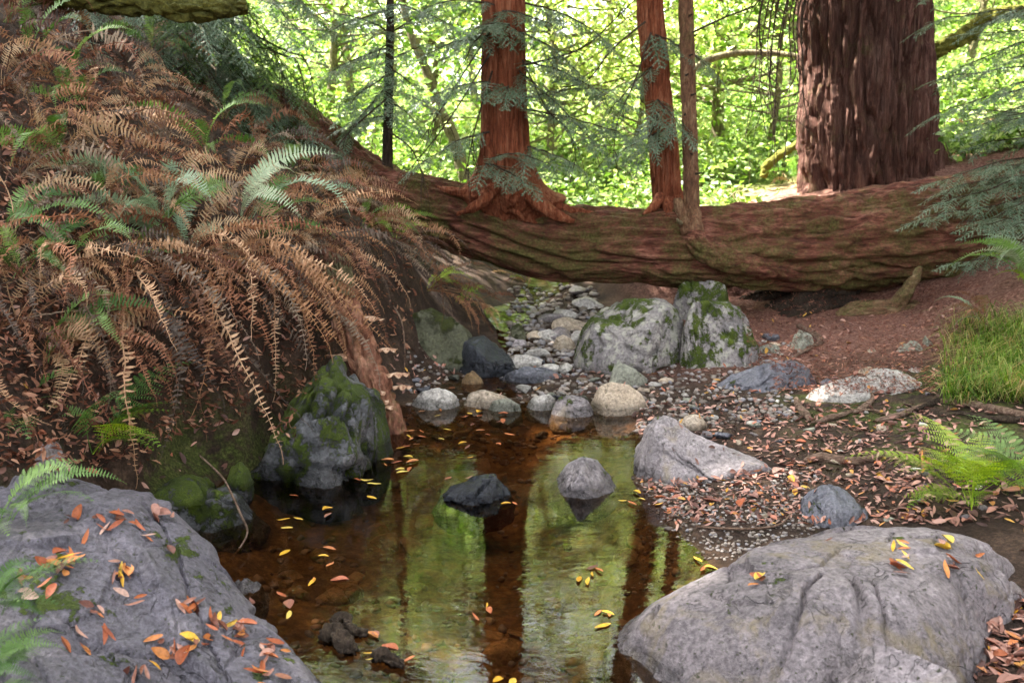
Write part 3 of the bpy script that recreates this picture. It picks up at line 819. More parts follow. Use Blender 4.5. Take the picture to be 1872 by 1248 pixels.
# gravel: too small to pick apart
S, Fc = ico(1)
gv, gf = [], []
def gravel(npts, sampler, smin, smax):
    XY = np.array([sampler() for _ in range(int(npts * 1.3))])
    ZZ = ground_z(XY[:, 0], XY[:, 1])
    for (x, y), z in zip(XY, ZZ):
        if z > .3 or x < -1.3: continue
        s = r.uniform(smin, smax)
        V = S * (1 + .25 * r.normal(size=(len(S), 1))) * np.array([s, s * r.uniform(.6, 1), s * r.uniform(.4, .7)])
        a = r.uniform(0, 6.28)
        V = np.stack([V[:, 0] * math.cos(a) - V[:, 1] * math.sin(a), V[:, 0] * math.sin(a) + V[:, 1] * math.cos(a), V[:, 2]], 1)
        gf.append(Fc + len(gv) * len(S)); gv.append(V + np.array([x, y, z + .2 * s]))
def smp(px0, px1, py0, py1):
    def f():
        P = atz(r.uniform(px0, px1), r.uniform(py0, py1), .05)
        return P.x, P.y
    return f
gravel(1500, smp(740, 1460, 640, 780), .008, .03)
gravel(900, smp(1160, 1500, 860, 1010), .006, .014)
gravel(500, smp(400, 1250, 800, 1248), .01, .035)
gravel(350, smp(930, 1090, 560, 660), .02, .05)
n = NT('gravel')
gc = n.ramp(n.island, [(0.0, '#4a4038'), (0.3, '#756a62'), (0.6, '#94887e'), (0.85, '#7c7a80'), (1.0, '#b3a89c')])
gc = n.mix(n.ramp(n.math('ADD', n.sep(n.pos)[2], .5), [(.49, 1.0), (.515, 0.0)]), gc, n.hsv(gc, h=.48, sat=1.6, v=.5))
M['gravel'] = n.finish(n.principled(gc, .7))
kind(link('gravel', make_mesh('gravel', np.concatenate(gv), np.concatenate(gf)), M['gravel']), 'stuff')

# ================================================================== WOOD
def tube(pts, rad, M_=24, disp=None, cap=True, sub=None):
    """smooth tube through points; returns V, quads (+cap tris folded in as degenerate-free fans)"""
    P = np.array([tuple(p) for p in pts], float); R = np.array(rad, float)
    if sub:
        t0 = np.linspace(0, 1, len(P)); t = np.linspace(0, 1, sub)
        # Catmull-Rom
        def cr(A):
            A = A.reshape(len(P), -1)
            x = t * (len(P) - 1); k = np.clip(x.astype(int), 0, len(P) - 2); f = (x - k)[:, None]
            a0 = A[np.maximum(k - 1, 0)]; a1 = A[k]; a2 = A[k + 1]; a3 = A[np.minimum(k + 2, len(P) - 1)]
            return .5 * ((2 * a1) + (-a0 + a2) * f + (2 * a0 - 5 * a1 + 4 * a2 - a3) * f ** 2 + (-a0 + 3 * a1 - 3 * a2 + a3) * f ** 3)
        P, R = cr(P), np.maximum(cr(R)[:, 0], 1e-4)
    Nn = len(P)
    T = np.gradient(P, axis=0); T /= np.linalg.norm(T, axis=1)[:, None]
    ref = np.array([0, 0, 1.0]) if abs(T[0, 2]) < .8 else np.array([0, -1.0, 0])
    U = np.zeros_like(P); u = ref - T[0] * (ref @ T[0]); u /= np.linalg.norm(u)
    for k in range(Nn):
        u = u - T[k] * (u @ T[k]); u /= np.linalg.norm(u); U[k] = u
    W = np.cross(T, U)
    th = np.linspace(0, 2 * np.pi, M_, endpoint=False)
    s = np.concatenate([[0], np.cumsum(np.linalg.norm(np.diff(P, axis=0), axis=1))])
    dirs = U[:, None, :] * np.cos(th)[None, :, None] + W[:, None, :] * np.sin(th)[None, :, None]
    rr = np.repeat(R[:, None], M_, 1)
    if disp is not None:
        q = np.stack([np.cos(th)[None, :] * rr, np.sin(th)[None, :] * rr, np.repeat(s[:, None], M_, 1)], 2).reshape(-1, 3)
        d = disp(q, (P[:, None, :] + dirs * rr[:, :, None]).reshape(-1, 3), dirs.reshape(-1, 3))
        rr = rr + d.reshape(Nn, M_)
    V = (P[:, None, :] + dirs * rr[:, :, None]).reshape(-1, 3)
    i = np.arange(Nn * M_).reshape(Nn, M_); j = np.roll(i, -1, 1)
    Q = np.stack([i[:-1].ravel(), j[:-1].ravel(), j[1:].ravel(), i[1:].ravel()], 1)
    if cap:
        V = np.concatenate([V, P[:1], P[-1:]])
        a, b = len(V) - 2, len(V) - 1
        c1 = np.stack([j[0], i[0], np.full(M_, a), np.full(M_, a)], 1)[:, :3]
        c2 = np.stack([i[-1], j[-1], np.full(M_, b)], 1)
        return V, [Q, np.concatenate([c1, c2])]
    return V, [Q]
def wood(name, pts, rad, mat, M_=24, disp=None, parent=None, sub=None, origin=None, sol=False):
    V, Fs = tube(pts, rad, M_, disp, True, sub)
    if sol: solid(V, Fs[0])
    o = Vector(origin) if origin is not None else (Vector(pts[0]) if parent is None else Vector((0, 0, 0)))
    base = np.array(o)
    if parent is not None:
        base = np.array(parent.location)
        ob = link(name, smooth(make_mesh(name, V - base, Fs)), M[mat], parent)
    else:
        ob = link(name, smooth(make_mesh(name, V - base, Fs)), M[mat], None, o)
    return ob
def bark_disp(f, amp, st, seed, extra=None):
    off = np.array([seed * 3.1, seed * 1.7, seed * .9])
    def g(q, W, D):
        a = q * np.array([f, f, f * st]) + off
        wob = np.stack([fbm(a * .5 + 5, 2), fbm(a * .5 + 15, 2), 0 * q[:, 0]], 1) * .6
        n1, n2 = pn(a + wob), pn(a * 1.9 + wob * 1.7 + 40)
        d = amp * (.55 - 1.5 * np.exp(-(n1 / .11) ** 2) - .8 * np.exp(-(n2 / .12) ** 2) + fbm(a * 2.7, 3) * .5 + .5 * n2)
        n3, n4 = pn(a * np.array([3.3, 3.3, 1.6]) + 60), pn(a * np.array([6.1, 6.1, 3.0]) + 80)
        d = d + amp * (-.55 * np.exp(-(n3 / .14) ** 2) - .3 * np.exp(-(n4 / .16) ** 2) + .25 * n3)
        if extra is not None: d = d + extra(q, W, D)
        return d
    return g

M['bark_big'] = bark_mat('furrowed_redwood_bark', '#38231d', '#5f4036', '#8a6c60', freq=36, stretch=.05, moss=.3, dep=.05)
M['bark_red'] = bark_mat('red_redwood_bark', '#4a2418', '#86492f', '#b0785a', freq=34, stretch=.07)
M['bark_fir'] = bark_mat('grey_brown_bark', '#4a3528', '#76543e', '#9a7f62', freq=26, stretch=.25, moss=.3)
M['bark_log'] = bark_mat('mossy_log_bark', '#2c1912', '#6b3f31', '#a5715f', freq=22, stretch=.22, axis='X', moss=.74, mossz=-.02, dep=.035)
M['bark_dark'] = bark_mat('dark_bark', '#1d1712', '#3a2f26', '#5a4c3e', freq=40, stretch=.2)
M['bark_dead'] = bark_mat('peeling_dead_bark', '#42291f', '#8a5d4a', '#c4967c', freq=9, stretch=.5, moss=.3, mossz=.1)
M['bark_pale'] = bark_mat('pale_mossy_bark', '#57503c', '#82785c', '#a59c80', freq=30, stretch=.3, moss=.45)
M['bark_moss'] = bark_mat('thick_moss', '#2e2c12', '#56521f', '#7f7834', freq=45, stretch=.8, moss=.7, mossz=.25, axis='X')
M['bark_small'] = bark_mat('mossy_brown_bark', '#44301f', '#7c6048', '#a88e70', freq=22, stretch=.2, axis='X', moss=.62, mossz=.1)
M['root'] = bark_mat('root_bark', '#4a382e', '#7a6253', '#a08a78', freq=40, stretch=.3, axis='X')
M['mossbranch'] = bark_mat('yellow_moss_branch', '#3f4018', '#6f6f28', '#97964a', freq=60, stretch=1.0)

# ------------------------------------------------------------------ the fallen redwood bridging the creek
LY = 10.55
lpx = [(430, 165, 11.6, 40), (560, 250, 11.3, 46), (690, 352, 11.0, 52), (850, 402, 10.75, 57), (1000, 444, 10.6, 61), (1150, 450, 10.55, 61), (1300, 450, 10.5, 65), (1450, 449, 10.5, 72), (1600, 438, 10.5, 82), (1740, 425, 10.5, 92), (1900, 412, 10.6, 100), (2050, 400, 10.8, 90)]
lp = [at(a, b, y) for a, b, y, _ in lpx]; lr = [q * y / F for _, _, y, q in lpx]
def log_extra(q, W, D):
    # knobbly shoulder under the standing trees, furrows under the right half
    k = np.exp(-(((W[:, 0] - 1.95) / .7) ** 2)) * sstep(-.3, .9, -D[:, 1]) * .06
    f = ridge(np.stack([W[:, 0] * .55, W[:, 1] * 2.6, W[:, 2] * 3.2 + .35 * W[:, 0]], 1), 3, .6)
    return k + .055 * f * sstep(-.2, 1.0, W[:, 0]) + .03 * f
logo = empty('fallen_log', lp[4] + Vector((0, 0, -.4)), 'huge fallen redwood trunk bridging the creek with trees growing from it', 'fallen log')
bk = wood('bark', lp, lr, 'bark_log', 150, bark_disp(5.0, .042, .13, 3, log_extra), logo, 520, sol=True)
bp = at(1285, 470, 10.05)
wood('root_ridge', [at(1262, 395, 10.2), at(1264, 425, 10.1), at(1285, 455, 10.03), at(1330, 476, 10.02), at(1400, 492, 10.08), at(1480, 505, 10.2)],
     [.075, .1, .12, .12, .1, .05], 'bark_log', 40, bark_disp(8, .02, .25, 9), logo, 90)
wood('broken_stub', [at(1256, 425, 10.08), at(1248, 400, 10.03), at(1240, 372, 10.0), at(1239, 362, 10.0)], [.06, .055, .05, .035], 'bark_fir', 24, bark_disp(14, .008, .3, 4), logo, 30)
wood('broken_stub', [at(1245, 408, 10.0), at(1240, 404, 9.93), at(1238, 400, 9.9)], [.022, .018, .008], 'bark_pale', 12, None, logo, 10)
wood('knot', [at(938, 372, 10.32), at(938, 360, 10.2), at(935, 350, 10.12), at(934, 346, 10.08)], [.13, .12, .09, .03], 'bark_red', 32, bark_disp(9, .02, .6, 2), logo, 24)

# ------------------------------------------------------------------ foliage templates
def spray_template(seed, L=.34, npairs=8):
    """flat redwood spray: twig along +X, needles in XY; returns tri verts (n,3,3)"""
    r = np.random.default_rng(seed)
    T = []
    def needles(p, d, ln, nl):
        side = np.array([-d[1], d[0], 0])
        m = max(3, int(ln / .011))
        for k in range(m):
            f = (k + .5) / m
            b = p + d * ln * f
            l = nl * (1 - .45 * abs(f - .4)) * r.uniform(.8, 1.15)
            for s in (-1, 1):
                tip = b + (side * s * .86 + d * .5) * l + np.array([0, 0, r.normal() * .004 - .003])
                w = d * .0050
                T.append([b - w, b + w, tip])
        T.append([p - side * .0015, p + side * .0015, p + d * ln])
    d0 = np.array([1.0, 0, 0])
    needles(np.zeros(3), d0, L, .016)
    for k in range(npairs):
        f = (k + .6) / npairs
        for s in (-1, 1):
            a = s * r.uniform(.7, 1.0)
            d = np.array([math.cos(a), math.sin(a), r.normal() * .08 - .08]); d /= np.linalg.norm(d)
            ln = L * .55 * (1 - f * .75) * r.uniform(.7, 1.1)
            needles(d0 * L * f, d, ln, .016)
    T = np.array(T)
    T[:, :, 2] -= (T[:, :, 0] ** 2) * r.uniform(.3, .9)
    return T
SPR = [spray_template(s, L=.30 + .03 * s, npairs=7) for s in range(4)]
def frames(dirs, up=(0, 0, 1), roll=None):
    d = dirs / np.linalg.norm(dirs, axis=-1)[..., None]
    side = np.cross(np.array(up), d); side /= np.maximum(np.linalg.norm(side, axis=-1), 1e-6)[..., None]
    nrm = np.cross(d, side)
    return d, side, nrm
def branch_geo(p0, p1, r, r0=.012, sag=.1, dens=9, slen=1.0, spread=1.0, bare=0.0):
    p0, p1 = np.array(p0), np.array(p1)
    L = np.linalg.norm(p1 - p0)
    t = np.linspace(0, 1, 14)
    C = p0 + (p1 - p0) * t[:, None]
    C[:, 2] += sag * L * np.sin(t * np.pi) * (1 if sag > 0 else 1)
    C += np.cumsum(r.normal(size=(14, 3)) * L * .008, 0)
    V, Fs = tube(C, np.linspace(r0, .003, 14), 6, None, False)
    WV, WF, wo_ = [V], [Fs[0]], len(V)
    tris = []
    m = int(L * dens)
    T = np.gradient(C, axis=0)
    for k in range(m):
        f = bare + (1 - bare) * (k + r.uniform(0, 1)) / m
        x = f * 13; i = min(int(x), 12); b = C[i] + (C[i + 1] - C[i]) * (x - i)
        d, s, nn = frames(T[i])
        sg = 1 if k % 2 else -1
        a = r.uniform(.5, 1.1)
        dr = d * math.cos(a) + s * sg * math.sin(a) + np.array([0, 0, -.12 + r.normal() * .12])
        sc = slen * r.uniform(.7, 1.25) * (1 - .35 * f)
        tw = b + dr * .06 * sc
        tri = SPR[r.integers(4)] * sc
        dd, ss, nn = frames(dr)
        cr_, sr_ = math.cos(r.normal() * .25), math.sin(r.normal() * .25)
        s2, n2 = ss * cr_ + nn * sr_, nn * cr_ - ss * sr_
        tris.append(b + tri[:, :, :1] * dd + tri[:, :, 1:2] * s2 + tri[:, :, 2:] * n2)
    # leading spray
    dd, ss, nn = frames(T[-1])
    tri = SPR[0] * slen
    tris.append(C[-1] + tri[:, :, :1] * dd + tri[:, :, 1:2] * ss + tri[:, :, 2:] * nn)
    return np.concatenate(WV), np.concatenate(WF), np.concatenate(tris)
M['needles'] = leaf_mat('redwood_needles', [(0, '#35492f'), (.45, '#566e52'), (.9, '#8b9c84'), (1, '#8a745c')], .3, .42, .5, tcol=1.1)
M['needles_dark'] = leaf_mat('dark_needles', [(0, '#22331c'), (.5, '#3a5024'), (1, '#5c7030')], .4, .5, .3)
M['twig'] = bark_mat('twig_bark', '#2a211a', '#4a3b30', '#6a584a', freq=60, stretch=.3)
def tri_mesh(name, T):
    n_ = len(T)
    return make_mesh(name, T.reshape(-1, 3), np.arange(n_ * 3).reshape(n_, 3))
def branch(parent, p0, p1, seed, mat='needles', **kw):
    r = np.random.default_rng(seed)
    V, Fq, T = branch_geo(p0, p1, r, **kw)
    base = np.array(parent.location)
    b = link('branch', smooth(make_mesh('branch', V - base, Fq)), M['twig'], parent)
    link('needles', tri_mesh('needles', T - base), M[mat], b)
    return b
def bare_twig(parent, pts, r0, seed, nside=6, name='bare_branch'):
    r = np.random.default_rng(seed)
    P = np.array([tuple(p) for p in pts])
    V, Fs = tube(P, np.linspace(r0, r0 * .3, len(P)), 6, None, False, 24)
    C = V.reshape(-1, 6, 3).mean(1)
    Vs, Fq, off = [V], [Fs[0]], len(V)
    for k in range(nside):
        i = r.integers(4, 22); b = C[i]; d = C[i + 1] - C[i]; d /= np.linalg.norm(d)
        e = d + r.normal(size=3) * .7; e /= np.linalg.norm(e)
        L = r.uniform(.12, .45)
        q = np.stack([b, b + e * L * .5 + r.normal(size=3) * .02, b + e * L + np.array([0, 0, -.08]) + r.normal(size=3) * .03])
        v, f = tube(q, [r0 * .45, r0 * .3, r0 * .12], 5, None, False, 8)
        Vs.append(v); Fq.append(f[0] + off); off += len(v)
    base = np.array(parent.location)
    return link(name, smooth(make_mesh(name, np.concatenate(Vs) - base, np.concatenate(Fq))), M['twig'], parent)

# cheap high crown, above the frame: whorls of flat sprays on real limbs
def crown(parent, trunk_top, z0, z1, rad, seed, nb=46, mat='needles_dark', per=26):
    r = np.random.default_rng(seed)
    base = np.array(parent.location)
    Vs, Fq, off, Q = [], [], 0, []
    for k in range(nb):
        f = (k + .5) / nb
        z = z0 + (z1 - z0) * f
        c = np.array(trunk_top(z))
        a = k * 2.399 + r.normal() * .3
        L = rad * (1 - .75 * f) * r.uniform(.75, 1.15)
        e = c + np.array([math.cos(a) * L, math.sin(a) * L, -.12 * L])
        t = np.linspace(0, 1, 6)[:, None]
        C = c + (e - c) * t; C[:, 2] += .1 * L * np.sin(t[:, 0] * 3.14)
        v, fq = tube(C, np.linspace(.035, .008, 6), 5, None, False)
        Vs.append(v); Fq.append(fq[0] + off); off += len(v)
        g = r.uniform(.15, 1.0, (per, 1))
        b = c + (e - c) * g; b[:, 2] += .1 * L * np.sin(g[:, 0] * 3.14)
        aa = a + r.choice([-1, 1], per) * r.uniform(.3, 1.3, per)
        dd, ss, nn = frames(np.stack([np.cos(aa), np.sin(aa), r.normal(size=per) * .15 - .15], 1))
        l, w = r.uniform(.45, .9, (per, 1)), r.uniform(.10, .2, (per, 1))
        for u in range(4):
            p = b + dd * l * u / 4
            for sg in (-1, 1):
                q = p + dd * l * .22 + ss * sg * w * (1 - u * .2)
                Q.append(np.stack([p, p + dd * l * .12, q + nn * r.normal(size=(per, 1)) * .03, q - dd * l * .12], 1))
    limb = link('limbs', smooth(make_mesh('limbs', np.concatenate(Vs) - base, np.concatenate(Fq))), M['twig'], parent)
    Q = np.concatenate(Q)
    link('crown', make_mesh('crown', Q.reshape(-1, 3) - base, np.arange(len(Q) * 4).reshape(-1, 4)), M[mat], parent)

# ------------------------------------------------------------------ standing trees on and behind the log
def lean_top(p, q):
    p, q = Vector(p), Vector(q)
    def f(z):
        t = (z - p.z) / (q.z - p.z)
        return tuple(p + (q - p) * t)
    return f
TOPZ = 15
# middle redwood
b0, b1 = at(925, 330, 10.55), at(918, -20, 10.55)
f = lean_top(b0, b1)
mid = empty('redwood', at(930, 378, 10.5), 'red barked redwood with a flared base growing upright from the fallen log', 'tree')
pts = [at(945, 440, 10.68), at(940, 400, 10.64), at(934, 372, 10.6), at(930, 345, 10.57), at(928, 315, 10.55), Vector(f(2.0)), Vector(f(2.8)), Vector(f(3.6)), Vector(f(8)), Vector(f(TOPZ))]
def mid_ex(q, W, D):
    a = np.arctan2(D[:, 0], -D[:, 1])
    zc = 1.40 - .35 * np.maximum(W[:, 0], 0) + .2 * np.maximum(-W[:, 0] - .1, 0)
    low = np.exp(-np.maximum(W[:, 2] - zc, 0) / .19) * np.exp(-np.maximum(zc - W[:, 2], 0) / .3)
    return low * (.34 * np.maximum(D[:, 0], 0) ** 1.6 + .26 * np.maximum(-D[:, 0], 0) ** 1.6 + .02) + .015 * np.cos(5 * a + W[:, 2]) * (low + .3)
wood('trunk', pts, [.22, .25, .26, .255, .245, .235, .222, .215, .16, .05], 'bark_red', 110, bark_disp(9, .018, .1, 21, mid_ex), mid, 420, sol=True)
for k, (rp, r0) in enumerate([([(900, 345, 10.3), (885, 365, 10.22), (862, 382, 10.24), (835, 392, 10.32)], .065), ([(925, 350, 10.3), (932, 372, 10.24), (948, 392, 10.24), (960, 405, 10.28)], .05), ([(955, 345, 10.28), (985, 372, 10.22), (1015, 392, 10.22), (1050, 405, 10.25)], .085), ([(965, 340, 10.4), (1000, 370, 10.4), (1040, 384, 10.42), (1085, 390, 10.45)], .07), ([(895, 340, 10.42), (865, 352, 10.42), (830, 350, 10.5), (800, 342, 10.6)], .06)]):
    wood('root', [at(*p) for p in rp], [r0 * 1.3, r0, r0 * .7, r0 * .25], 'bark_red', 18, bark_disp(14, .012, .2, 210 + k), mid, 40)
crown(mid, f, 4.3, 14.5, 3.0, 1, 44)
# leaning redwood
b0, b1 = at(1222, 370, 10.6), at(1185, -20, 10.6)
f = lean_top(b0, b1)
lean = empty('redwood', at(1225, 385, 10.6), 'slim red redwood leaning left out of the fallen log', 'tree')
pts = [at(1232, 420, 10.6), at(1226, 385, 10.6), at(1222, 365, 10.6), at(1217, 330, 10.6), Vector(f(2.0)), Vector(f(2.8)), Vector(f(3.6)), Vector(f(8)), Vector(f(TOPZ - 2))]
wood('trunk', pts, [.23, .2, .168, .155, .145, .138, .132, .1, .03], 'bark_red', 80, bark_disp(11, .012, .12, 33), lean, 340, sol=True)
for k, (rp, r0) in enumerate([([(1208, 360, 10.45), (1195, 378, 10.35), (1175, 392, 10.32)], .05), ([(1235, 365, 10.45), (1250, 385, 10.35), (1290, 400, 10.3)], .05), ([(1220, 365, 10.42), (1222, 390, 10.3), (1215, 410, 10.25)], .05)]):
    wood('root', [at(*p) for p in rp], [r0 * 1.3, r0, r0 * .25], 'bark_red', 14, bark_disp(16, .008, .2, 220 + k), lean, 30)
crown(lean, f, 4.5, 12.5, 2.6, 2, 34)
# thin fir rising from the mossy elbow
b0, b1 = at(1264, 360, 10.2), at(1253, -20, 10.2)
f = lean_top(b0, b1)
fir = empty('fir_tree', at(1265, 425, 10.1), 'thin straight grey brown trunk rising from a mossy elbow on the log', 'tree')
pts = [at(1268, 425, 10.1), at(1266, 395, 10.16), at(1264, 360, 10.2), Vector(f(2.2)), Vector(f(2.8)), Vector(f(3.6)), Vector(f(7)), Vector(f(11))]
wood('trunk', pts, [.105, .09, .08, .076, .073, .07, .05, .02], 'bark_fir', 48, bark_disp(16, .006, .3, 41), fir, 260, sol=True)
crown(fir, f, 6.0, 10.8, 1.8, 3, 24)
for k in range(9):
    p = at(1258 + random.uniform(-8, 14), 30 + k * 36, 10.1)
    wood('branch_stub', [p, p + Vector((random.uniform(-.03, .05), -.06, .01))], [.012, .007], 'bark_dark', 8, None, fir)
# big old redwood
BY = 12.6
big = empty('redwood', at(1580, 375, BY), 'massive old redwood with deeply furrowed brown bark behind the log', 'tree')
c0, c1 = at(1588, 372, BY), at(1578, -20, BY)
f = lean_top(c0, c1)
mpx = BY / F
def big_ex(q, W, D):
    ang = np.arctan2(D[:, 0], -D[:, 1])            # 0 faces the camera, + to the right
    cz = .42 + .10 * np.sin(W[:, 2] * 1.3) + .05 * (W[:, 2] - 2)
    g = np.exp(-((ang - cz) / .13) ** 2) * .22 * sstep(3.6, 2.2, W[:, 2])
    g2 = np.exp(-((ang + .55 - .1 * W[:, 2]) / .09) ** 2) * .05
    g3 = np.exp(-((ang - .05 + .07 * W[:, 2]) / .07) ** 2) * .06
    low = np.exp(-np.maximum(W[:, 2] - 1.25, 0) / .35)
    flare = low * (.28 * sstep(.45, 1.1, ang) * sstep(2.2, 1.2, ang) + .05)
    plates = .05 * np.floor(2.5 * fbm(np.stack([ang * 2.6, W[:, 2] * .55, 0 * ang], 1) + 4, 3)) / 2.5
    return -g - g2 - g3 + flare + plates
pts = [c0 + Vector((0, 0, -.45)), c0, Vector(f(1.8)), Vector(f(2.5)), Vector(f(3.5)), Vector(f(8)), Vector(f(24))]
wood('trunk', pts, [.86, .82, .79, .77, .75, .66, .2], 'bark_big', 250, bark_disp(7.0, .07, .09, 55, big_ex), big, 460, sol=True)
crown(big, f, 6.5, 23, 4.6, 4, 80, per=34)
for k in range(13):
    x0 = 1385 + k * 7 + random.uniform(-4, 4)
    p = [at(x0 + 60, -110, 11.2), at(x0 + 20, -40, 11.2), at(x0, 40, 11.2), at(x0 - random.uniform(-8, 14), random.uniform(120, 170), 11.2), at(x0 + random.uniform(-25, 18), random.uniform(170, 330), 11.2)]
    bare_twig(big, p, .012, 300 + k, 9, 'drooping_branch')
# sapling on the log
sap = empty('sapling', at(708, 310, 10.95), 'thin dark conifer sapling standing on the log near the fern bank', 'tree')
pts = [at(708, 330, 10.95), at(709, 250, 10.95), at(711, 160, 10.95), at(713, 60, 10.95), at(713, -120, 10.95), at(712, -420, 10.95)]
wood('trunk', pts, [.062, .055, .05, .042, .03, .01], 'bark_dark', 28, bark_disp(18, .005, .3, 61), sap, 160)

BR = [  # tree, pixels start-end, depth offsets
 (sap, (712, 90), (600, 135), -.1, -.35), (sap, (712, 60), (610, 30), 0, -.3), (sap, (712, 40), (660, -30), 0, .1), (sap, (713, 110), (790, 75), -.1, -.4),
 (sap, (713, 60), (800, 20), 0, -.2), (sap, (712, 140), (640, 190), -.1, -.5), (sap, (712, 125), (770, 175), -.1, -.4), (sap, (710, 215), (640, 225), 0, -.3),
 (sap, (710, 190), (760, 235), 0, -.4), (sap, (712, 20), (580, 75), 0, -.6), (sap, (712, 10), (830, 60), 0, -.5), (sap, (711, 160), (610, 300), -.1, -.4), (sap, (712, 80), (690, 110), 0, -.6),
 (mid, (915, 30), (830, 130), -.3, -.8), (mid, (915, 20), (1010, 45), -.3, -.7), (mid, (930, 45), (870, 50), -.3, -.9), (mid, (950, 60), (1060, 130), -.25, -.5),
 (mid, (960, 110), (1140, 190), -.25, -.6), (mid, (950, 130), (1080, 260), -.25, -.7), (mid, (900, 150), (800, 175), -.25, -.6), (mid, (930, 160), (930, 170), -.25, -.7),
 (mid, (900, 290), (1010, 305), -.35, -.75), (mid, (890, 300), (960, 330), -.3, -.8), (mid, (965, 270), (1060, 310), -.25, -.5), (mid, (895, 240), (780, 300), -.25, -.5),
 (mid, (965, 200), (1160, 250), -.25, -.6), (mid, (900, 70), (780, 100), -.25, -.6), (mid, (905, 10), (770, 20), -.25, -.4), (mid, (960, 5), (1100, 70), -.2, -.4), (mid, (960, 180), (1110, 170), -.2, -.5),
 (lean, (1195, 120), (1110, 215), -.2, -.5), (lean, (1200, 180), (1240, 235), -.2, -.6), (lean, (1205, 200), (1180, 270), -.2, -.6), (lean, (1190, 60), (1300, 130), -.2, -.5), (lean, (1210, 240), (1130, 280), -.2, -.5),
]
for k, (t, a, b, d0, d1) in enumerate(BR):
    Y = t.location.y
    branch(t, at(*a, Y + d0 * .5), at(*b, Y + d1), 100 + k, r0=.011, sag=.06, dens=17, slen=1.08)
for k, (t, pts) in enumerate([
    (mid, [(895, 60), (850, 130), (800, 210), (760, 270)]), (mid, [(900, 90), (840, 190), (790, 260), (740, 320)]), (mid, [(955, 120), (1060, 90), (1130, 30), (1180, -20)]),
    (mid, [(955, 110), (1000, 200), (1040, 240), (1055, 300)]), (lean, [(1180, 40), (1120, 90), (1070, 150), (1010, 160)]), (sap, [(708, 180), (650, 230), (615, 270), (590, 300)]),
    (lean, [(1190, 60), (1160, 150), (1130, 220), (1120, 300)]), (mid, [(900, 130), (870, 230), (855, 300), (850, 330)]), (sap, [(710, 240), (750, 270), (770, 310), (775, 330)]), (fir, [(1265, 60), (1330, 30), (1380, 10), (1400, -30)])]):
    Y = t.location.y - .25
    bare_twig(t, [at(a, b, Y - .1 * i) for i, (a, b) in enumerate(pts)], .011, 500 + k, 10)

# redwood at the right edge whose boughs hang into view
re_ = empty('redwood', (5.75, 9.3, gz(5.75, 9.3)), 'redwood whose feathery boughs hang over the right end of the log', 'tree')
z0 = re_.location.z
wood('trunk', [(5.75, 9.3, z0 - .2), (5.74, 9.3, 2.5), (5.7, 9.3, 6), (5.6, 9.3, 13)], [.34, .28, .22, .04], 'bark_red', 60, bark_disp(8, .02, .12, 71), re_, 120)
crown(re_, lambda z: (5.7, 9.3, z), 6.0, 12.5, 2.8, 5, 36)
tx = 5.7
for k, (a, b, Y) in enumerate([((1980, 60), (1760, 110), 9.6), ((1980, 130), (1720, 200), 9.5), ((1990, 190), (1790, 250), 9.0), ((1980, 10), (1700, 60), 10.0), ((1980, 70), (1800, 60), 9.5), ((1980, 170), (1770, 230), 9.7), ((1980, 200), (1830, 210), 9.1), ((1980, 260), (1800, 270), 9.5), ((1990, 380), (1830, 410), 8.5), ((1990, 0), (1850, 10), 9.0), ((1985, 310), (1740, 345), 9.4), ((2000, 260), (1720, 320), 9.2), ((2000, 300), (1690, 360), 9.0),
        ((2000, 330), (1800, 390), 8.8), ((2000, 390), (1790, 430), 8.7), ((1990, 240), (1770, 190), 9.4), ((1980, 340), (1700, 400), 9.2), ((2000, 430), (1760, 470), 8.9), ((1980, -20), (1790, 40), 9.3), ((1990, 90), (1830, 170), 8.9), ((2000, 150), (1800, 330), 9.2), ((1990, 280), (1840, 300), 8.6), ((1990, -40), (1720, -10), 9.8), ((1990, 40), (1840, 90), 9.0), ((1990, 110), (1740, 140), 10.2)]):
    p1 = at(*b, Y)
    p0 = Vector((tx, 9.3, at(*a, 9.3).z))
    branch(re_, p0, p1, 200 + k, r0=.014, sag=.04, dens=15, slen=1.0, bare=.12)
# redwood behind the fern ridge, boughs hanging in at upper left
le_ = empty('redwood', (-4.5, 12.0, gz(-4.5, 12.0)), 'redwood on the fern ridge whose dark boughs droop beside the mossy limb', 'tree')
wood('trunk', [(-4.5, 12, le_.location.z - .3), (-4.5, 12, 5), (-4.5, 12, 9), (-4.5, 12, 15)], [.34, .28, .22, .04], 'bark_red', 60, bark_disp(8, .02, .12, 73), le_, 120)
crown(le_, lambda z: (-4.5, 12, z), 6.0, 14.5, 3.4, 6, 44)
for k, (b, Y, zz) in enumerate([((470, 130), 10.2, 4.2), ((540, 60), 10.4, 4.4), ((430, 190), 10.4, 3.9), ((560, 250), 10.7, 4.0), ((500, 260), 10.3, 3.8), ((420, 90), 10.0, 4.2), ((590, 30), 11.0, 4.7), ((380, 60), 9.6, 4.3), ((520, 180), 10.9, 4.1), ((350, 120), 9.8, 4.1), ((450, 40), 10.3, 4.5), ((600, 300), 10.8, 3.6), ((480, 300), 10.2, 3.6), ((250, 60), 9.4, 4.3), ((160, 50), 9.0, 4.2), ((330, 50), 9.2, 4.5), ((300, 100), 9.6, 4.0), ((440, 240), 10.0, 3.7), ((560, 150), 10.6, 4.3), ((520, 20), 10.0, 4.8), ((400, 20), 9.6, 4.7)]):
    branch(le_, (-4.4, 11.9, zz), at(*b, Y), 240 + k, 'needles' if k % 3 else 'needles_dark', r0=.016, sag=.1, dens=17, slen=1.3, bare=.25)
for k in range(6):
    a, b = random.uniform(400, 560), random.uniform(60, 160)
    bare_twig(le_, [Vector((-4.4, 11.9, 4.2 - k * .1)), at(a - 60, b, 11), at(a, b + 30, 10.7), at(a + 20, b + 120, 10.6)], .013, 540 + k, 10)

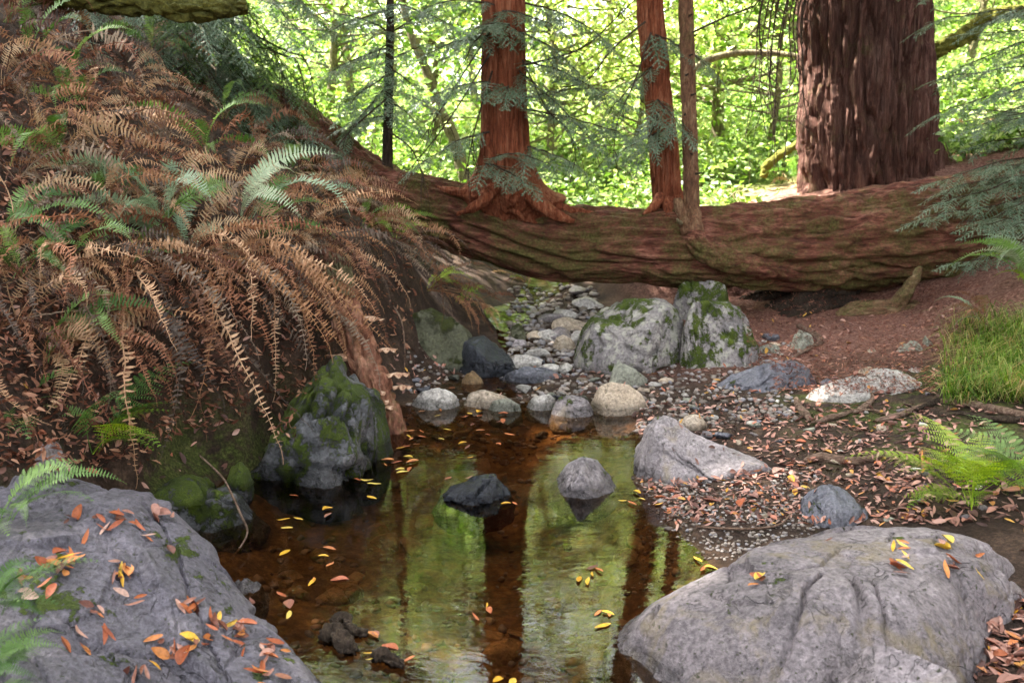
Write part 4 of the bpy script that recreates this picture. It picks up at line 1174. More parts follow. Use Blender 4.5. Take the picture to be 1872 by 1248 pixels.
# unseen tall redwoods, added left, right and behind the camera to shade the creek
for k, (x, y, h) in enumerate([(-8.2, 2.5, 21), (-8.8, 7.0, 24), (-7.6, 10.6, 22), (-12.5, 5.0, 25), (-12.0, 10.5, 25), (-5.6, -1.5, 18), (8.2, 1.5, 22), (9.0, 6.2, 24), (4.2, -4.5, 22), (-1.5, -5.5, 22), (12.5, 3.0, 25), (10.5, -3.0, 23)]):
    t = empty('redwood', (x, y, gz(x, y)), 'unseen tall redwood added for shade up the fern slope' if k < 6 else 'unseen tall redwood added for shade right of or behind the camera', 'tree', 'unseen shade redwoods up the fern slope' if k < 6 else 'unseen shade redwoods right of or behind the camera')
    zb_ = t.location.z
    wood('trunk', [(x, y, zb_ - .4), (x, y, zb_ + 4), (x + .1, y, zb_ + 10), (x, y, zb_ + h)], [.5, .4, .3, .05], 'bark_red', 40, bark_disp(6, .03, .12, 90 + k), t, 60)
    crown(t, lambda z, x=x, y=y: (x, y, z), zb_ + 3.2, zb_ + h - .5, 4.2, 20 + k, 74, per=27)

# mossy limb across the top left corner
P = [at(-160, -90, 8.2), at(60, -25, 8.2), at(170, -2, 8.2), at(270, 8, 8.2), at(340, 22, 8.25), at(395, 16, 8.3), at(452, 12, 8.35)]
limb = wood('mossy_limb', P, [.13, .11, .095, .09, .085, .075, .065], 'bark_moss', 40, bark_disp(7, .03, .5, 81), None, 120)
tag(limb, 'thick moss covered limb reaching over the top of the fern bank', 'branch')
limb2 = wood('mossy_branch', [at(1690, 110, 13.0), at(1730, 82, 13.0), at(1770, 62, 13.0), at(1800, 35, 13.0), at(1850, 22, 13.0), at(1920, 20, 13)], [.10, .1, .11, .095, .075, .06], 'mossbranch', 28, bark_disp(10, .03, .6, 83), None, 80)
tag(limb2, 'bright yellow moss covered branch behind the massive redwood', 'branch')

# leaning dead trunk with bracket fungi
dl = empty('dead_trunk', atz(715, 800, -.03), 'broken dead trunk with bracket fungi leaning from the bank into the pool', 'dead trunk')
Pd = [at(588, 455, 6.95), at(600, 490, 6.9), at(628, 560, 6.84), at(655, 630, 6.78), at(685, 710, 6.72), at(712, 785, 6.66), at(724, 822, 6.62)]
wood('bark', Pd, [.085, .105, .115, .115, .11, .105, .10], 'bark_dead', 60, bark_disp(7, .03, .4, 91), dl, 170, sol=True)
for k in range(7):
    sx = 586 + k * 8
    wood('splinter', [at(sx + 10, 520 + k * 4, 6.77), at(sx + 4, 480, 6.82), at(sx - 2, 452 + (k * 13) % 22, 6.86)], [.022, .016, .003], 'bark_pale', 8, None, dl, 10)
def bracket(px, py, Y, w, seed):
    r = np.random.default_rng(seed)
    V, Fc = [], []
    na, nr = 18, 6
    for s in (0, 1):
        for j in range(nr):
            for i in range(na):
                a = np.pi * i / (na - 1)
                rr = w * (j / (nr - 1)) * (1 + .16 * math.sin(5 * a + seed) + .06 * math.sin(11 * a + seed))
                z = .012 * math.sin(7 * a + seed) * (j / (nr - 1)) + (.02 * (1 - j / (nr - 1)) if s == 0 else -.006 + .01 * j / (nr - 1))
                V.append((rr * math.cos(a), -rr * math.sin(a) * .8, z))
    V = np.array(V); i = np.arange(na * nr).reshape(nr, na)
    q = np.stack([i[:-1, :-1].ravel(), i[:-1, 1:].ravel(), i[1:, 1:].ravel(), i[1:, :-1].ravel()], 1)
    q2 = q[:, ::-1] + na * nr
    rim = np.stack([i[-1, :-1], i[-1, 1:], i[-1, 1:] + na * nr, i[-1, :-1] + na * nr], 1)
    a = r.uniform(-.5, .5)
    p = at(px, py, Y)
    V = np.stack([V[:, 0] * math.cos(a) - V[:, 1] * math.sin(a), V[:, 0] * math.sin(a) + V[:, 1] * math.cos(a), V[:, 2]], 1) + np.array(p)
    link('bracket_fungus', smooth(make_mesh('bracket_fungus', V - np.array(dl.location), [q, q2, rim])), M['fungus'], dl)
n = NT('bracket_fungus')
fc = n.ramp(n.noise(40, 4, .6), [(.35, '#8a6450'), (.5, '#b28c70'), (.65, '#d6bba0')])
M['fungus'] = n.finish(n.principled(fc, .75, n.bump(n.noise(90, 3), .4, .005)))
for k, (px, py, Y, w) in enumerate([(632, 650, 6.83, .07), (650, 655, 6.82, .07), (680, 582, 6.9, .075), (692, 735, 6.7, .055), (700, 745, 6.69, .055), (708, 640, 6.9, .05), (726, 685, 6.84, .06), (735, 708, 6.8, .05), (690, 718, 6.72, .05)]):
    bracket(px, py, Y - .08, w * 1.3, k + 1)

# small mossy fallen log with a snapped upright limb, under the big one
sl = empty('mossy_log', at(1640, 595, 9.9), 'small mossy log with a snapped upright limb lying on red needles', 'fallen log')
wood('bark', [at(1530, 578, 9.9), at(1560, 572, 9.9), at(1620, 572, 9.9), at(1700, 575, 9.95), at(1760, 572, 10.0), at(1830, 565, 10.1)], [.05, .11, .135, .145, .145, .13], 'bark_small', 44, bark_disp(7, .02, .2, 95), sl, 110, sol=True)
wood('snapped_limb', [at(1640, 560, 9.85), at(1655, 535, 9.8), at(1672, 508, 9.75), at(1684, 488, 9.72)], [.085, .07, .05, .02], 'bark_small', 26, bark_disp(10, .012, .3, 97), sl, 40)
# dark old roots in the hollow beneath the log
for k, (pts, rd) in enumerate([
    ([(1390, 600, 10.5), (1420, 575, 10.4), (1480, 545, 10.4), (1560, 520, 10.6)], [.09, .13, .14, .12]),
    ([(1400, 615, 10.2), (1440, 590, 10.1), (1490, 570, 10.2), (1560, 555, 10.4)], [.06, .11, .12, .1]),
    ([(1340, 560, 10.9), (1400, 545, 10.8), (1470, 530, 10.8)], [.06, .1, .1]),
    ([(1410, 560, 10.5), (1415, 590, 10.3), (1405, 612, 10.2), (1395, 622, 10.15)], [.07, .06, .06, .04])]):
    o = wood('old_root', [at(*p) for p in pts], rd, 'bark_dark', 30, bark_disp(7, .03, .25, 110 + k), None, 60, sol=True)
    tag(o, 'dark gnarled root in the hollow beneath the right half of the fallen log', 'root', 'gnarled roots in the hollow')
# roots lying on the right shore
for k, (pts, rd, lab) in enumerate([
    ([(1900, 742), (1840, 727), (1790, 720), (1745, 727), (1700, 745), (1670, 757)], .032, 'thick dark root bending over the bank edge below the grass'),
    ([(1900, 775), (1800, 750), (1720, 738), (1690, 745), (1640, 765), (1600, 775)], .020, 'long pale root winding below the thick dark root'),
    ([(1880, 775), (1800, 772), (1760, 762), (1730, 765)], .018, 'short dark root between the pale root and the lady fern'),
    ([(1640, 770), (1600, 757), (1560, 758), (1520, 770), (1480, 780)], .016, 'thin grey root across the mossy rooty ground'),
    ([(1700, 845), (1640, 835), (1560, 850), (1500, 842), (1470, 850)], .022, 'brown root half buried in leaves beside the round dark boulder'),
    ([(1590, 720), (1595, 735), (1580, 748), (1560, 760)], .014, 'little root climbing down from the wide ridged rock'),
    ([(1455, 735), (1460, 750), (1475, 765), (1480, 775)], .018, 'stubby root below the low pale slab'),
    ([(1460, 600), (1500, 625), (1480, 640), (1455, 655), (1440, 665)], .02, 'curved bleached root by the squat stone on red needles')]):
    q = [on_ground(*p) + Vector((0, 0, .02)) for p in pts]
    rd *= 1.45
    o = wood('root', q, [rd * (.75 + .35 * math.sin(i * 1.3 + k)) if i < len(q) - 1 else rd * .3 for i in range(len(q))], 'bark_dark' if k in (0, 2) else 'root', 16, bark_disp(18, .005, .3, 130 + k), None, 60, sol=True)
    tag(o, lab, 'root')
# driftwood in the pool
for k, (pts, rd, lab) in enumerate([
    ([(592, 1165), (612, 1155), (635, 1180), (650, 1190)], .035, 'dark wet driftwood chunk with leaves near the slab\'s tip'),
    ([(612, 1142), (628, 1134), (650, 1150), (672, 1156)], .024, 'small upright splinter of dark driftwood beside the bigger chunk'),
    ([(682, 1203), (700, 1198), (720, 1206), (740, 1216)], .022, 'low dark driftwood scrap alone in open water')]):
    q = [atz(a, b, .015) for a, b in pts]
    o = wood('driftwood', q, [rd, rd * 1.2, rd, rd * .4], 'bark_dark', 20, bark_disp(20, .014, .3, 150 + k), None, 40, sol=True)
    tag(o, lab, 'driftwood')
st = wood('stick', [on_ground(1272, 968) + Vector((0, 0, .012)), on_ground(1320, 972) + Vector((0, 0, .012)), on_ground(1380, 970) + Vector((0, 0, .012)), on_ground(1425, 964) + Vector((0, 0, .015)), on_ground(1445, 950) + Vector((0, 0, .03))], [.006, .007, .007, .006, .004], 'root', 10, None, None, 30)
tag(st, 'thin bare stick lying on the gravel beside the pool', 'stick')
st = wood('vine', [at(365, 832, 5.1), at(405, 870, 4.95), at(422, 900, 4.85), at(440, 940, 4.75), at(452, 975, 4.7), at(425, 1020, 4.6), at(418, 1030, 4.58)], [.005, .005, .006, .006, .005, .004, .002], 'root', 8, None, None, 40)
tag(st, 'thin bare vine dangling over the moss topped dark rock', 'vine')
st = wood('vine', [at(720, 560, 7.2), at(735, 590, 7.0), at(740, 640, 6.9), at(738, 690, 6.9)], [.006, .006, .005, .003], 'root', 8, None, None, 30)
tag(st, 'grey hanging vine right of the leaning dead trunk', 'vine')

# ================================================================== BACKGROUND WOODLAND
M['leaf_bg'] = leaf_mat('sunlit_leaves', [(0, '#4f7030'), (.3, '#729443'), (.6, '#97b464'), (.85, '#b8cb8c'), (1, '#dde2b8')], .5, .45, .35, tcol=1.3)  # leaf tints paled so the colour itself carries hazy, overexposed brightness
M['leaf_bg2'] = leaf_mat('pale_sunlit_leaves', [(0, '#6f8640'), (.4, '#98ad5c'), (.75, '#bcc880'), (1, '#dadcac')], .5, .45, .35, tcol=1.3)  # same haze and glare put into a yellower leaf colour
M['leaf_under'] = leaf_mat('undergrowth_leaves', [(0, '#44602a'), (.4, '#6b8a40'), (.8, '#9ab468'), (1, '#c8d49c')], .45, .4, .4, tcol=1.25)
M['twig_pale'] = bark_mat('pale_twig', '#5a5240', '#857a60', '#a89c82', freq=60, stretch=.3)
def leaf_quads(C, size, r, up=.5):
    n_ = len(C)
    nr = r.normal(size=(n_, 3)); nr[:, 2] = np.abs(nr[:, 2]) + up
    nr /= np.linalg.norm(nr, axis=1)[:, None]
    d = r.normal(size=(n_, 3)); d -= nr * (d * nr).sum(1)[:, None]; d /= np.linalg.norm(d, axis=1)[:, None]
    s = np.cross(nr, d)
    l = size * r.uniform(.6, 1.35, (n_, 1)); w = l * r.uniform(.28, .5, (n_, 1))
    fold = nr * l * r.uniform(.0, .18, (n_, 1))
    a, b, c, e = C - d * l * .5, C + s * w * .8 + d * l * .05 + fold, C + d * l * .5 - fold, C - s * w * .8 + d * l * .05 + fold
    return np.stack([a, b, c, e], 1)
def quad_obj(name, Q, mat, parent=None, base=(0, 0, 0)):
    V = Q.reshape(-1, 3) - np.array(base)
    i = np.arange(len(V)).reshape(-1, 4)
    return link(name, make_mesh(name, V, np.concatenate([i[:, [0, 1, 2]], i[:, [0, 2, 3]]])), M[mat], parent)
def leafy_tree(x, y, h, rad, seed, label, trunk_r=.09, lean=(0, 0), z0f=.25, nleaf=5200, size=.16, mat='leaf_bg', bark='bark_pale', group=None, clumps=60):
    r = np.random.default_rng(seed)
    z = gz(x, y)
    t = empty('broadleaf_tree', (x, y, z), label, 'tree', group)
    top = Vector((x + lean[0], y + lean[1], z + h))
    b = Vector((x, y, z - .2))
    pts = [b + (top - b) * u + Vector((r.normal() * .12 * u, r.normal() * .1 * u, 0)) for u in np.linspace(0, 1, 7)]
    wood('trunk', pts, list(np.linspace(trunk_r, trunk_r * .25, 7)), bark, 16, bark_disp(14, trunk_r * .1, .3, seed), t, 60)
    # limbs that carry the clumps
    Vs, Fq, off, Q = [], [], 0, []
    per = nleaf // clumps
    for k in range(clumps):
        u = z0f + (1 - z0f) * r.uniform(0, 1) ** .8
        i = min(int(u * 6), 5); a = np.array(pts[i].lerp(pts[i + 1], u * 6 - i))
        an = r.uniform(0, 6.283); L = rad * (1.15 - .6 * u) * r.uniform(.35, 1.1)
        e = a + np.array([math.cos(an) * L, math.sin(an) * L, L * r.uniform(-.1, .6)])
        m = (a + e) / 2 + r.normal(size=3) * .12
        v, f_ = tube(np.stack([a, m, e]), [trunk_r * .3, trunk_r * .18, .006], 5, None, False, 7)
        Vs.append(v); Fq.append(f_[0] + off); off += len(v)
        cs = rad * r.uniform(.12, .26)
        C = e + r.normal(size=(per, 3)) * np.array([cs, cs, cs * .5])
        Q.append(leaf_quads(C, size, r))
    link('limbs', smooth(make_mesh('limbs', np.concatenate(Vs) - np.array(t.location), np.concatenate(Fq))), M['twig_pale'], t)
    quad_obj('crown', np.concatenate(Q), mat, t, t.location)
    return t
gt = 'slender leafy trees in the sunlit wood'
lab = 'slender leafy tree in the sunlit wood beyond the log'
r = np.random.default_rng(17)
spots = []
for (px, y, h, rad, trk) in [(600, 17, 8, 2.3, .08), (655, 22, 10, 2.8, .1), (800, 19, 8, 2.4, .09), (1010, 17.5, 8, 2.4, .08), (1095, 24, 11, 3, .1), (1150, 18, 7, 2.3, .06), (1310, 18.5, 9, 2.5, .13), (1400, 17, 7, 2.2, .07), (1440, 24, 11, 3, .1),
                             (480, 20, 10, 3, .1), (380, 24, 12, 3.2, .12), (1740, 18, 8, 2.6, .08), (1830, 21, 10, 3, .1), (1620, 26, 12, 3.4, .1), (880, 27, 12, 3.4, .11), (720, 30, 13, 3.5, .12), (1230, 30, 13, 3.6, .13), (540, 31, 13, 3.5, .1), (1010, 34, 13, 3.6, .12), (1370, 36, 14, 4, .14), (1900, 28, 12, 3.6, .12), (300, 33, 13, 4, .12)]:
    x = at(px, 300, y).x
    leafy_tree(x, y, h * (.62 if y < 20 else .9), rad, int(px + y), lab if px not in (1310,) else 'pale straight trunked tree standing in sunlit leaves right of the thin fir', trk, (r.normal() * .5, r.normal() * .4),
               .08 if px % 20 else .2, int(3600 + 60 * h), .065 + .0034 * y, 'leaf_bg' if r.uniform() < .6 else 'leaf_bg2', group=gt if px != 1310 else None, clumps=80)
# leaning mossy trunk left of the middle redwood
t = empty('leaning_tree', on_ground(850, 330), 'mossy crooked tree leaning left behind the log beside the middle redwood', 'tree')
ty = t.location.y
yy = 14.0
t.location = at(850, 335, yy)
wood('trunk', [at(865, 380, yy), at(845, 310, yy), at(828, 250, yy), at(800, 190, yy), at(780, 130, yy), at(745, 40, yy), at(720, -80, yy)], [.09, .085, .08, .07, .06, .05, .03], 'bark_pale', 22, bark_disp(12, .015, .5, 7), t, 70)
Q = [leaf_quads(np.array(at(730, -60, yy)) + r.normal(size=(130, 3)) * .35 + r.normal(size=3) * np.array([1.4, 1, .7]), .13, r) for k in range(16)]
quad_obj('crown', np.concatenate(Q), 'leaf_bg', t, t.location)
# fallen mossy branch left of the massive redwood
o = wood('mossy_branch', [at(1395, 325, 13.6), at(1405, 300, 13.6), at(1440, 275, 13.5), at(1475, 255, 13.4)], [.05, .06, .055, .05], 'mossbranch', 16, bark_disp(14, .015, .6, 6), None, 40)
tag(o, 'crooked mossy branch propped against the massive redwood\'s left side', 'branch')
o = wood('arching_branch', [at(1262, 130, 14.5), at(1300, 108, 14.5), at(1350, 97, 14.5), at(1420, 98, 14.4), at(1470, 105, 14.2)], [.05, .05, .045, .04, .03], 'bark_pale', 14, None, None, 40)
tag(o, 'pale bare branch arching from the thin fir towards the massive redwood', 'branch')

# undergrowth: shrubby mass on the slope beyond the log
r = np.random.default_rng(23)
Q, Vs, Fq, off = [], [], [], 0
k = 0
while k < 700:
    y = 12.2 + 17 * r.uniform(0, 1) ** 1.6
    x = r.uniform(-.52, .56) * y
    if y < 14.5 and ((2.6 < x < 5.3) or x < -2.0): continue
    if y < 13 and abs(x - .5) < .5: continue
    z = gz(x, y)
    h = r.uniform(.25, .8) * (1 + .035 * (y - 12)) * (1.0 if y > 14 else .6)
    C = np.array([x, y, z]) + np.stack([r.normal(size=110) * .38, r.normal(size=110) * .3, r.uniform(.1, 1, 110) ** .7 * h], 1)
    Q.append(leaf_quads(C, .06 + .0032 * y, r, .9))
    for j in range(2):
        p = np.array([x + r.normal() * .2, y + r.normal() * .2, z - .05])
        q = p + np.array([r.normal() * .25, r.normal() * .2, h * 1.1])
        v, f_ = tube(np.stack([p, (p + q) / 2 + r.normal(size=3) * .06, q]), [.01, .007, .003], 4, None, False, 5)
        Vs.append(v); Fq.append(f_[0] + off); off += len(v)
    k += 1
ug = kind(quad_obj('undergrowth', np.concatenate(Q), 'leaf_under'), 'stuff')
kind(link('undergrowth_stems', make_mesh('undergrowth_stems', np.concatenate(Vs), np.concatenate(Fq)), M['twig_pale']), 'stuff')

# far hillside wood that reads as one mass
r = np.random.default_rng(29)
Q = []
for k in range(640):
    y = r.uniform(34, 62); x = r.uniform(-.75, .75) * y
    z = gz(x, y) + (.02 + .16 * r.uniform() ** 1.5) * y
    C = np.array([x, y, z]) + r.normal(size=(80, 3)) * np.array([1.1, .8, .6])
    Q.append(leaf_quads(C, .26, r))
kind(quad_obj('far_wood', np.concatenate(Q), 'leaf_bg'), 'stuff')

# ================================================================== FERNS
def frond(seed, L=.8, elev=1.1, bend=1.6, npair=34, pl=.075, dead=0.0, pw=.23, s0=.16, side=0.0, width_peak=.35, twist=0.0):
    """returns tris; base at origin, grows to +X, arching in XZ"""
    r = np.random.default_rng(seed)
    ns = 40
    s = np.linspace(0, 1, ns)
    th = elev - bend * s ** 1.25
    ph = side * s ** 1.5
    d = np.stack([np.cos(th) * np.cos(ph), np.cos(th) * np.sin(ph), np.sin(th)], 1)
    C = np.concatenate([[np.zeros(3)], np.cumsum((d[:-1] + d[1:]) * .5 * L / (ns - 1), 0)])
    C += np.cumsum(r.normal(size=(ns, 3)) * L * (.0015 + .003 * dead), 0)
    T = []
    up0 = np.stack([-np.sin(th) * np.cos(ph), -np.sin(th) * np.sin(ph), np.cos(th)], 1)
    sd = np.cross(up0, d)
    for k in range(ns - 1):                       # rachis: flat ribbon pair
        w = .0032 * (1 - .7 * s[k]) * (L / .8)
        for nrm in (sd, up0):
            a, b, c, e = C[k] - nrm[k] * w, C[k] + nrm[k] * w, C[k + 1] + nrm[k + 1] * w * .9, C[k + 1] - nrm[k + 1] * w * .9
            T.append([a, b, c]); T.append([a, c, e])
    brk = sstep(.25, .4, pn(np.stack([np.arange(npair) * .17, np.full(npair, seed * 3.7), np.zeros(npair)], 1))) > .5
    for k in range(npair):
        f = s0 + (1 - s0) * (k + .5) / npair
        x = f * (ns - 1); i = min(int(x), ns - 2)
        b = C[i] + (C[i + 1] - C[i]) * (x - i)
        u = (f - s0) / (1 - s0)
        prof = (u / width_peak) ** .5 if u < width_peak else (1 - ((u - width_peak) / (1 - width_peak)) ** 1.6)
        ln = max(pl * prof, pl * .08)
        for sg in (-1, 1):
            if dead > .5 and r.uniform() < (.6 if brk[k] else .06): continue
            l = ln * r.uniform(.85, 1.1) * (1 - .25 * dead)
            a = r.normal() * .08 + .22
            dr = sd[i] * sg * math.cos(a) + d[i] * math.sin(a)
            lift = .25 * (1 - dead) - .8 * dead * r.uniform(.6, 1.1)
            dr = dr * math.cos(lift) + up0[i] * math.sin(lift)
            nn = np.cross(dr, d[i]); nn /= np.linalg.norm(nn)
            tw = dead * r.normal() * .45; wv = d[i] * math.cos(tw) + nn * math.sin(tw)
            w = l * pw * (1 - .35 * dead) * .5
            segs = 3
            p, dd = b, dr
            cur = (-.18 - r.uniform(0, .15)) * (1 - dead) + dead * r.normal() * .45 - dead * .75
            prevL, prevR = b - wv * w * .7, b + wv * w * .9
            for q in range(segs):
                ax = wv
                dd = dd * math.cos(cur) + nn * math.sin(cur); nn = nn * math.cos(cur) - (dr) * math.sin(cur) * .5
                dd = dd / np.linalg.norm(dd)
                p = p + dd * l / segs
                ww = w * (1, .75, 0)[q]
                if q < segs - 1:
                    Lq, Rq = p - wv * ww, p + wv * ww
                    T.append([prevL, prevR, Rq]); T.append([prevL, Rq, Lq])
                    prevL, prevR = Lq, Rq
                else:
                    T.append([prevL, prevR, p])
    return np.array(T)
def lady_frond(seed, L=.6, elev=1.0, bend=1.3, npair=15, pl=.13):
    r = np.random.default_rng(seed)
    ns = 30
    s = np.linspace(0, 1, ns); th = elev - bend * s ** 1.3
    d = np.stack([np.cos(th), 0 * th, np.sin(th)], 1); up0 = np.stack([-np.sin(th), 0 * th, np.cos(th)], 1); sd = np.cross(up0, d)
    C = np.concatenate([[np.zeros(3)], np.cumsum((d[:-1] + d[1:]) * .5 * L / (ns - 1), 0)])
    T = []
    for k in range(ns - 1):
        w = .003 * (1 - .7 * s[k])
        a, b, c, e = C[k] - sd[k] * w, C[k] + sd[k] * w, C[k + 1] + sd[k + 1] * w, C[k + 1] - sd[k + 1] * w
        T.append([a, b, c]); T.append([a, c, e])
    for k in range(npair):
        f = .2 + .8 * (k + .5) / npair; x = f * (ns - 1); i = min(int(x), ns - 2); b = C[i] + (C[i + 1] - C[i]) * (x - i)
        u = (f - .2) / .8; prof = (u / .3) ** .6 if u < .3 else (1 - (u - .3) / .7) ** .8
        for sg in (-1, 1):
            l = max(pl * prof, .012) * r.uniform(.9, 1.1)
            a = .3 + r.normal() * .06
            dr = sd[i] * sg * math.cos(a) + d[i] * math.sin(a) + up0[i] * .1
            dr /= np.linalg.norm(dr)
            m = max(3, int(l / .0125))
            cr_ = np.cross(up0[i], dr); cr_ /= np.linalg.norm(cr_)
            for j in range(m):
                g = (j + .5) / m
                c0 = b + dr * l * g - up0[i] * l * .25 * g * g
                pll = l * .155 * (1 - g) ** .7 + .003
                for s2 in (-1, 1):
                    tip = c0 + (cr_ * s2 * .85 + dr * .5) * pll
                    w = dr * .0042
                    T.append([c0 - w, c0 + w, tip + w * .6]); T.append([c0 - w, tip + w * .6, tip - w * .5])
    return np.array(T)
GREEN = [(0, '#3c5c26'), (.5, '#56783a'), (1, '#7d9a58')]
M['fern_green'] = leaf_mat('fern_green', GREEN, .35, .5, .35, island=False)
M['fern_lime'] = leaf_mat('fern_lime', [(0, '#5a7a1e'), (.5, '#78962c'), (1, '#9ab045')], .4, .5, .3, island=False)
M['fern_pale'] = leaf_mat('fern_pale', [(0, '#6f8a68'), (.5, '#90a586'), (1, '#b5bd9a')], .25, .5, .45, island=False)
M['fern_tan'] = leaf_mat('fern_tan', [(0, '#7a5c42'), (.5, '#a08262'), (1, '#b9a080')], .25, .7, .2, island=False)
def dead_mat(name, stops):
    n = NT(name)
    col = n.ramp(n.rand(), stops)
    v = n.math('ADD', n.math('MULTIPLY', n.island, .55), .72)
    col = n.hsv(col, v=v)
    p = n.principled(col, .6, None, .3)
    tr = n.t.nodes.new('ShaderNodeBsdfTranslucent'); n.put(tr.inputs['Color'], col)
    mx = n.t.nodes.new('ShaderNodeMixShader'); mx.inputs[0].default_value = .18
    n.t.links.new(p, mx.inputs[1]); n.t.links.new(tr.outputs[0], mx.inputs[2])
    return n.finish(mx.outputs[0])
M['fern_dead'] = dead_mat('fern_dead', [(0, '#482c1e'), (.35, '#7a523a'), (.7, '#a07552'), (1, '#cba684')])
M['fern_grey'] = dead_mat('fern_grey', [(0, '#3a302a'), (.5, '#6c5a4c'), (1, '#a08a74')])
M['fern_rust'] = dead_mat('fern_rust', [(0, '#3a2218'), (.5, '#764832'), (1, '#ac785a')])
def fmesh(name, T, mat):
    me = tri_mesh(name, T); me.materials.append(M[mat]); return me
FR = {
 'green': [fmesh('frond', frond(s, .72, 1.15, 1.5 + .2 * s, 34, .072, 0, side=.2 * (s - 1.5)), 'fern_green') for s in range(4)],
 'pale': [fmesh('frond', frond(10 + s, .75, 1.2, 1.9 + .2 * s, 34, .075, .05, side=.2 * (s - 1)), 'fern_pale') for s in range(3)],
 'lime': [fmesh('frond', frond(20 + s, .6, 1.0, 1.5 + .2 * s, 30, .065, 0), 'fern_lime') for s in range(3)],
 'tan': [fmesh('frond', frond(30 + s, .72, 1.1, 2.0 + .25 * s, 32, .07, .35, side=.3 * (s - 1)), 'fern_tan') for s in range(3)],
 'dead': [fmesh('frond', frond(40 + s, .85, 1.0 + .1 * (s % 2), 2.3 + .3 * (s % 3), 36, .07, .6, pw=.3, side=.16 * (s - 4.5)), ('fern_dead', 'fern_rust', 'fern_grey')[s % 3]) for s in range(10)],
 'hang': [fmesh('frond', frond(50 + s, 1.0 + .04 * s, .25 + .12 * (s % 3), 1.75 + .1 * (s % 2), 40, .066, .72, pw=.32, side=.25 * (s - 2), s0=.25), ('fern_dead', 'fern_rust', 'fern_dead', 'fern_grey')[s % 4]) for s in range(8)],
 'lady': [fmesh('frond', lady_frond(60 + s, .62, .9 + .12 * s, 1.2 + .15 * s), 'fern_green') for s in range(3)],
 'ladyup': [fmesh('frond', lady_frond(80 + s, .6, 1.25 - .1 * s, 1.1 + .15 * s), 'fern_lime') for s in range(3)],
 'ladylime': [fmesh('frond', lady_frond(70 + s, .55, .8 + .12 * s, 1.2 + .15 * s), 'fern_lime') for s in range(3)],
}
def fern(loc, fronds, label, group=None, seed=0, name='sword_fern'):
    """fronds: list of (kind, n, yaw_mid, yaw_spread, scale)"""
    r = np.random.default_rng(seed)
    o = empty(name, loc, label, 'fern', group)
    for kd, n_, ym, ys, sc in fronds:
        for k in range(n_):
            me = FR[kd][r.integers(len(FR[kd]))]
            f_ = link('frond', me, None, o)
            y = ym + ys * (2 * (k + r.uniform(0, 1)) / n_ - 1)
            dq = kd in ('dead', 'hang', 'tan')
            f_.rotation_euler = (r.normal() * (.38 if dq else .18), r.normal() * (.24 if dq else .16), y)
            s = sc * r.uniform(.6, 1.25)
            f_.scale = (s, s * (r.uniform(.6, 1.15) if dq else 1), s * (r.uniform(.65, 1.3) if dq else 1))
            f_.location = (r.normal() * .025, r.normal() * .025, 0)
    return o
DN = -.55                      # downhill on the left bank: towards +X, a little towards the camera
PI = math.pi
def bank(px, py, lift=.07):
    return on_ground(px, py) + Vector((.02, -.02, lift))
fern(bank(335, 505), [('hang', 26, DN - .2, 1.35, 1.2), ('dead', 8, DN, 2.2, .9), ('tan', 2, DN - 1.1, .3, .8), ('pale', 5, -2.6, .9, .95), ('pale', 3, 1.9, .9, 1.05), ('tan', 4, 1.0, 1.4, .95)],
     'large sword fern with two pale green fronds over a skirt of withered brown ones', None, 1)
fern(bank(505, 540), [('hang', 22, DN, 1.2, .95), ('dead', 10, DN, 2.2, .9), ('tan', 3, .5, 1.2, .9)], 'withered brown fern hanging just left of the leaning dead trunk\'s top', None, 2)
fern(bank(300, 420), [('pale', 8, 2.2, 1.6, 1.25), ('tan', 5, 1.5, 1.5, 1.0), ('dead', 12, DN, 2.4, .9)], 'fern with tall bluish fronds behind the large withered fern', None, 3)
fern(bank(440, 430), [('pale', 6, .2, 1.1, 1.1), ('dead', 12, DN, 2.4, .95), ('tan', 4, .3, 1.5, .9)], 'brown fern with arching pale fronds above the leaning dead trunk', None, 4)
fern(bank(560, 390), [('pale', 3, .4, .8, .8), ('tan', 4, .3, 1.3, .9), ('dead', 12, DN, 2.2, .9), ('hang', 8, DN, 1.0, .8)], 'dry fern clump on the bank below the fallen log\'s left end', None, 5)
fern(bank(290, 465, .12), [('pale', 6, -2.3, 1.5, 1.1), ('green', 3, .8, 1.2, 1.1)], 'fern with broad pale green fronds bowing to either side among dead ones', None, 18)
fern(bank(235, 520), [('hang', 16, DN - .2, 1.1, 1.05), ('dead', 6, DN, 2.0, .8), ('green', 2, .4, 1.4, .8)], 'rusty fern drooping just left of the large withered fern', None, 14)
fern(bank(420, 530), [('hang', 20, DN - .1, 1.1, 1.1), ('dead', 6, DN, 2.0, .85), ('tan', 2, .3, 1.2, .9)], 'long fringed dead fern between the large withered fern and the dead trunk', None, 15)
fern(bank(540, 470), [('hang', 14, DN, 1.1, .9), ('dead', 10, DN, 2.2, .9), ('tan', 3, .3, 1.2, .9)], 'matted dead fern right above the leaning trunk\'s splintered top', None, 16)
fern(bank(110, 520), [('hang', 12, DN - .1, 1.1, .9), ('dead', 8, DN, 2.0, .9), ('green', 4, 0, 1.6, .9)], 'dead fern with green upright fronds on the shady bank', None, 17)
fern(Vector((-1.2, 8.1, gz(-1.2, 8.1) + .07)), [('hang', 14, DN + .1, 1.0, .8), ('lime', 4, -.2, 1.2, .8), ('green', 3, -.6, .8, .7), ('tan', 4, .2, 1.4, .85)], 'mixed green and brown fern drooping over the olive boulder', None, 6)
fern(Vector((-1.02, 8.9, gz(-1.02, 8.9) + .07)), [('lime', 6, -.1, 1.3, .9), ('hang', 14, DN + .2, 1.1, .75), ('dead', 6, 0, 1.8, .8)], 'yellow green fern hanging below the middle of the fallen log\'s left half', None, 7)
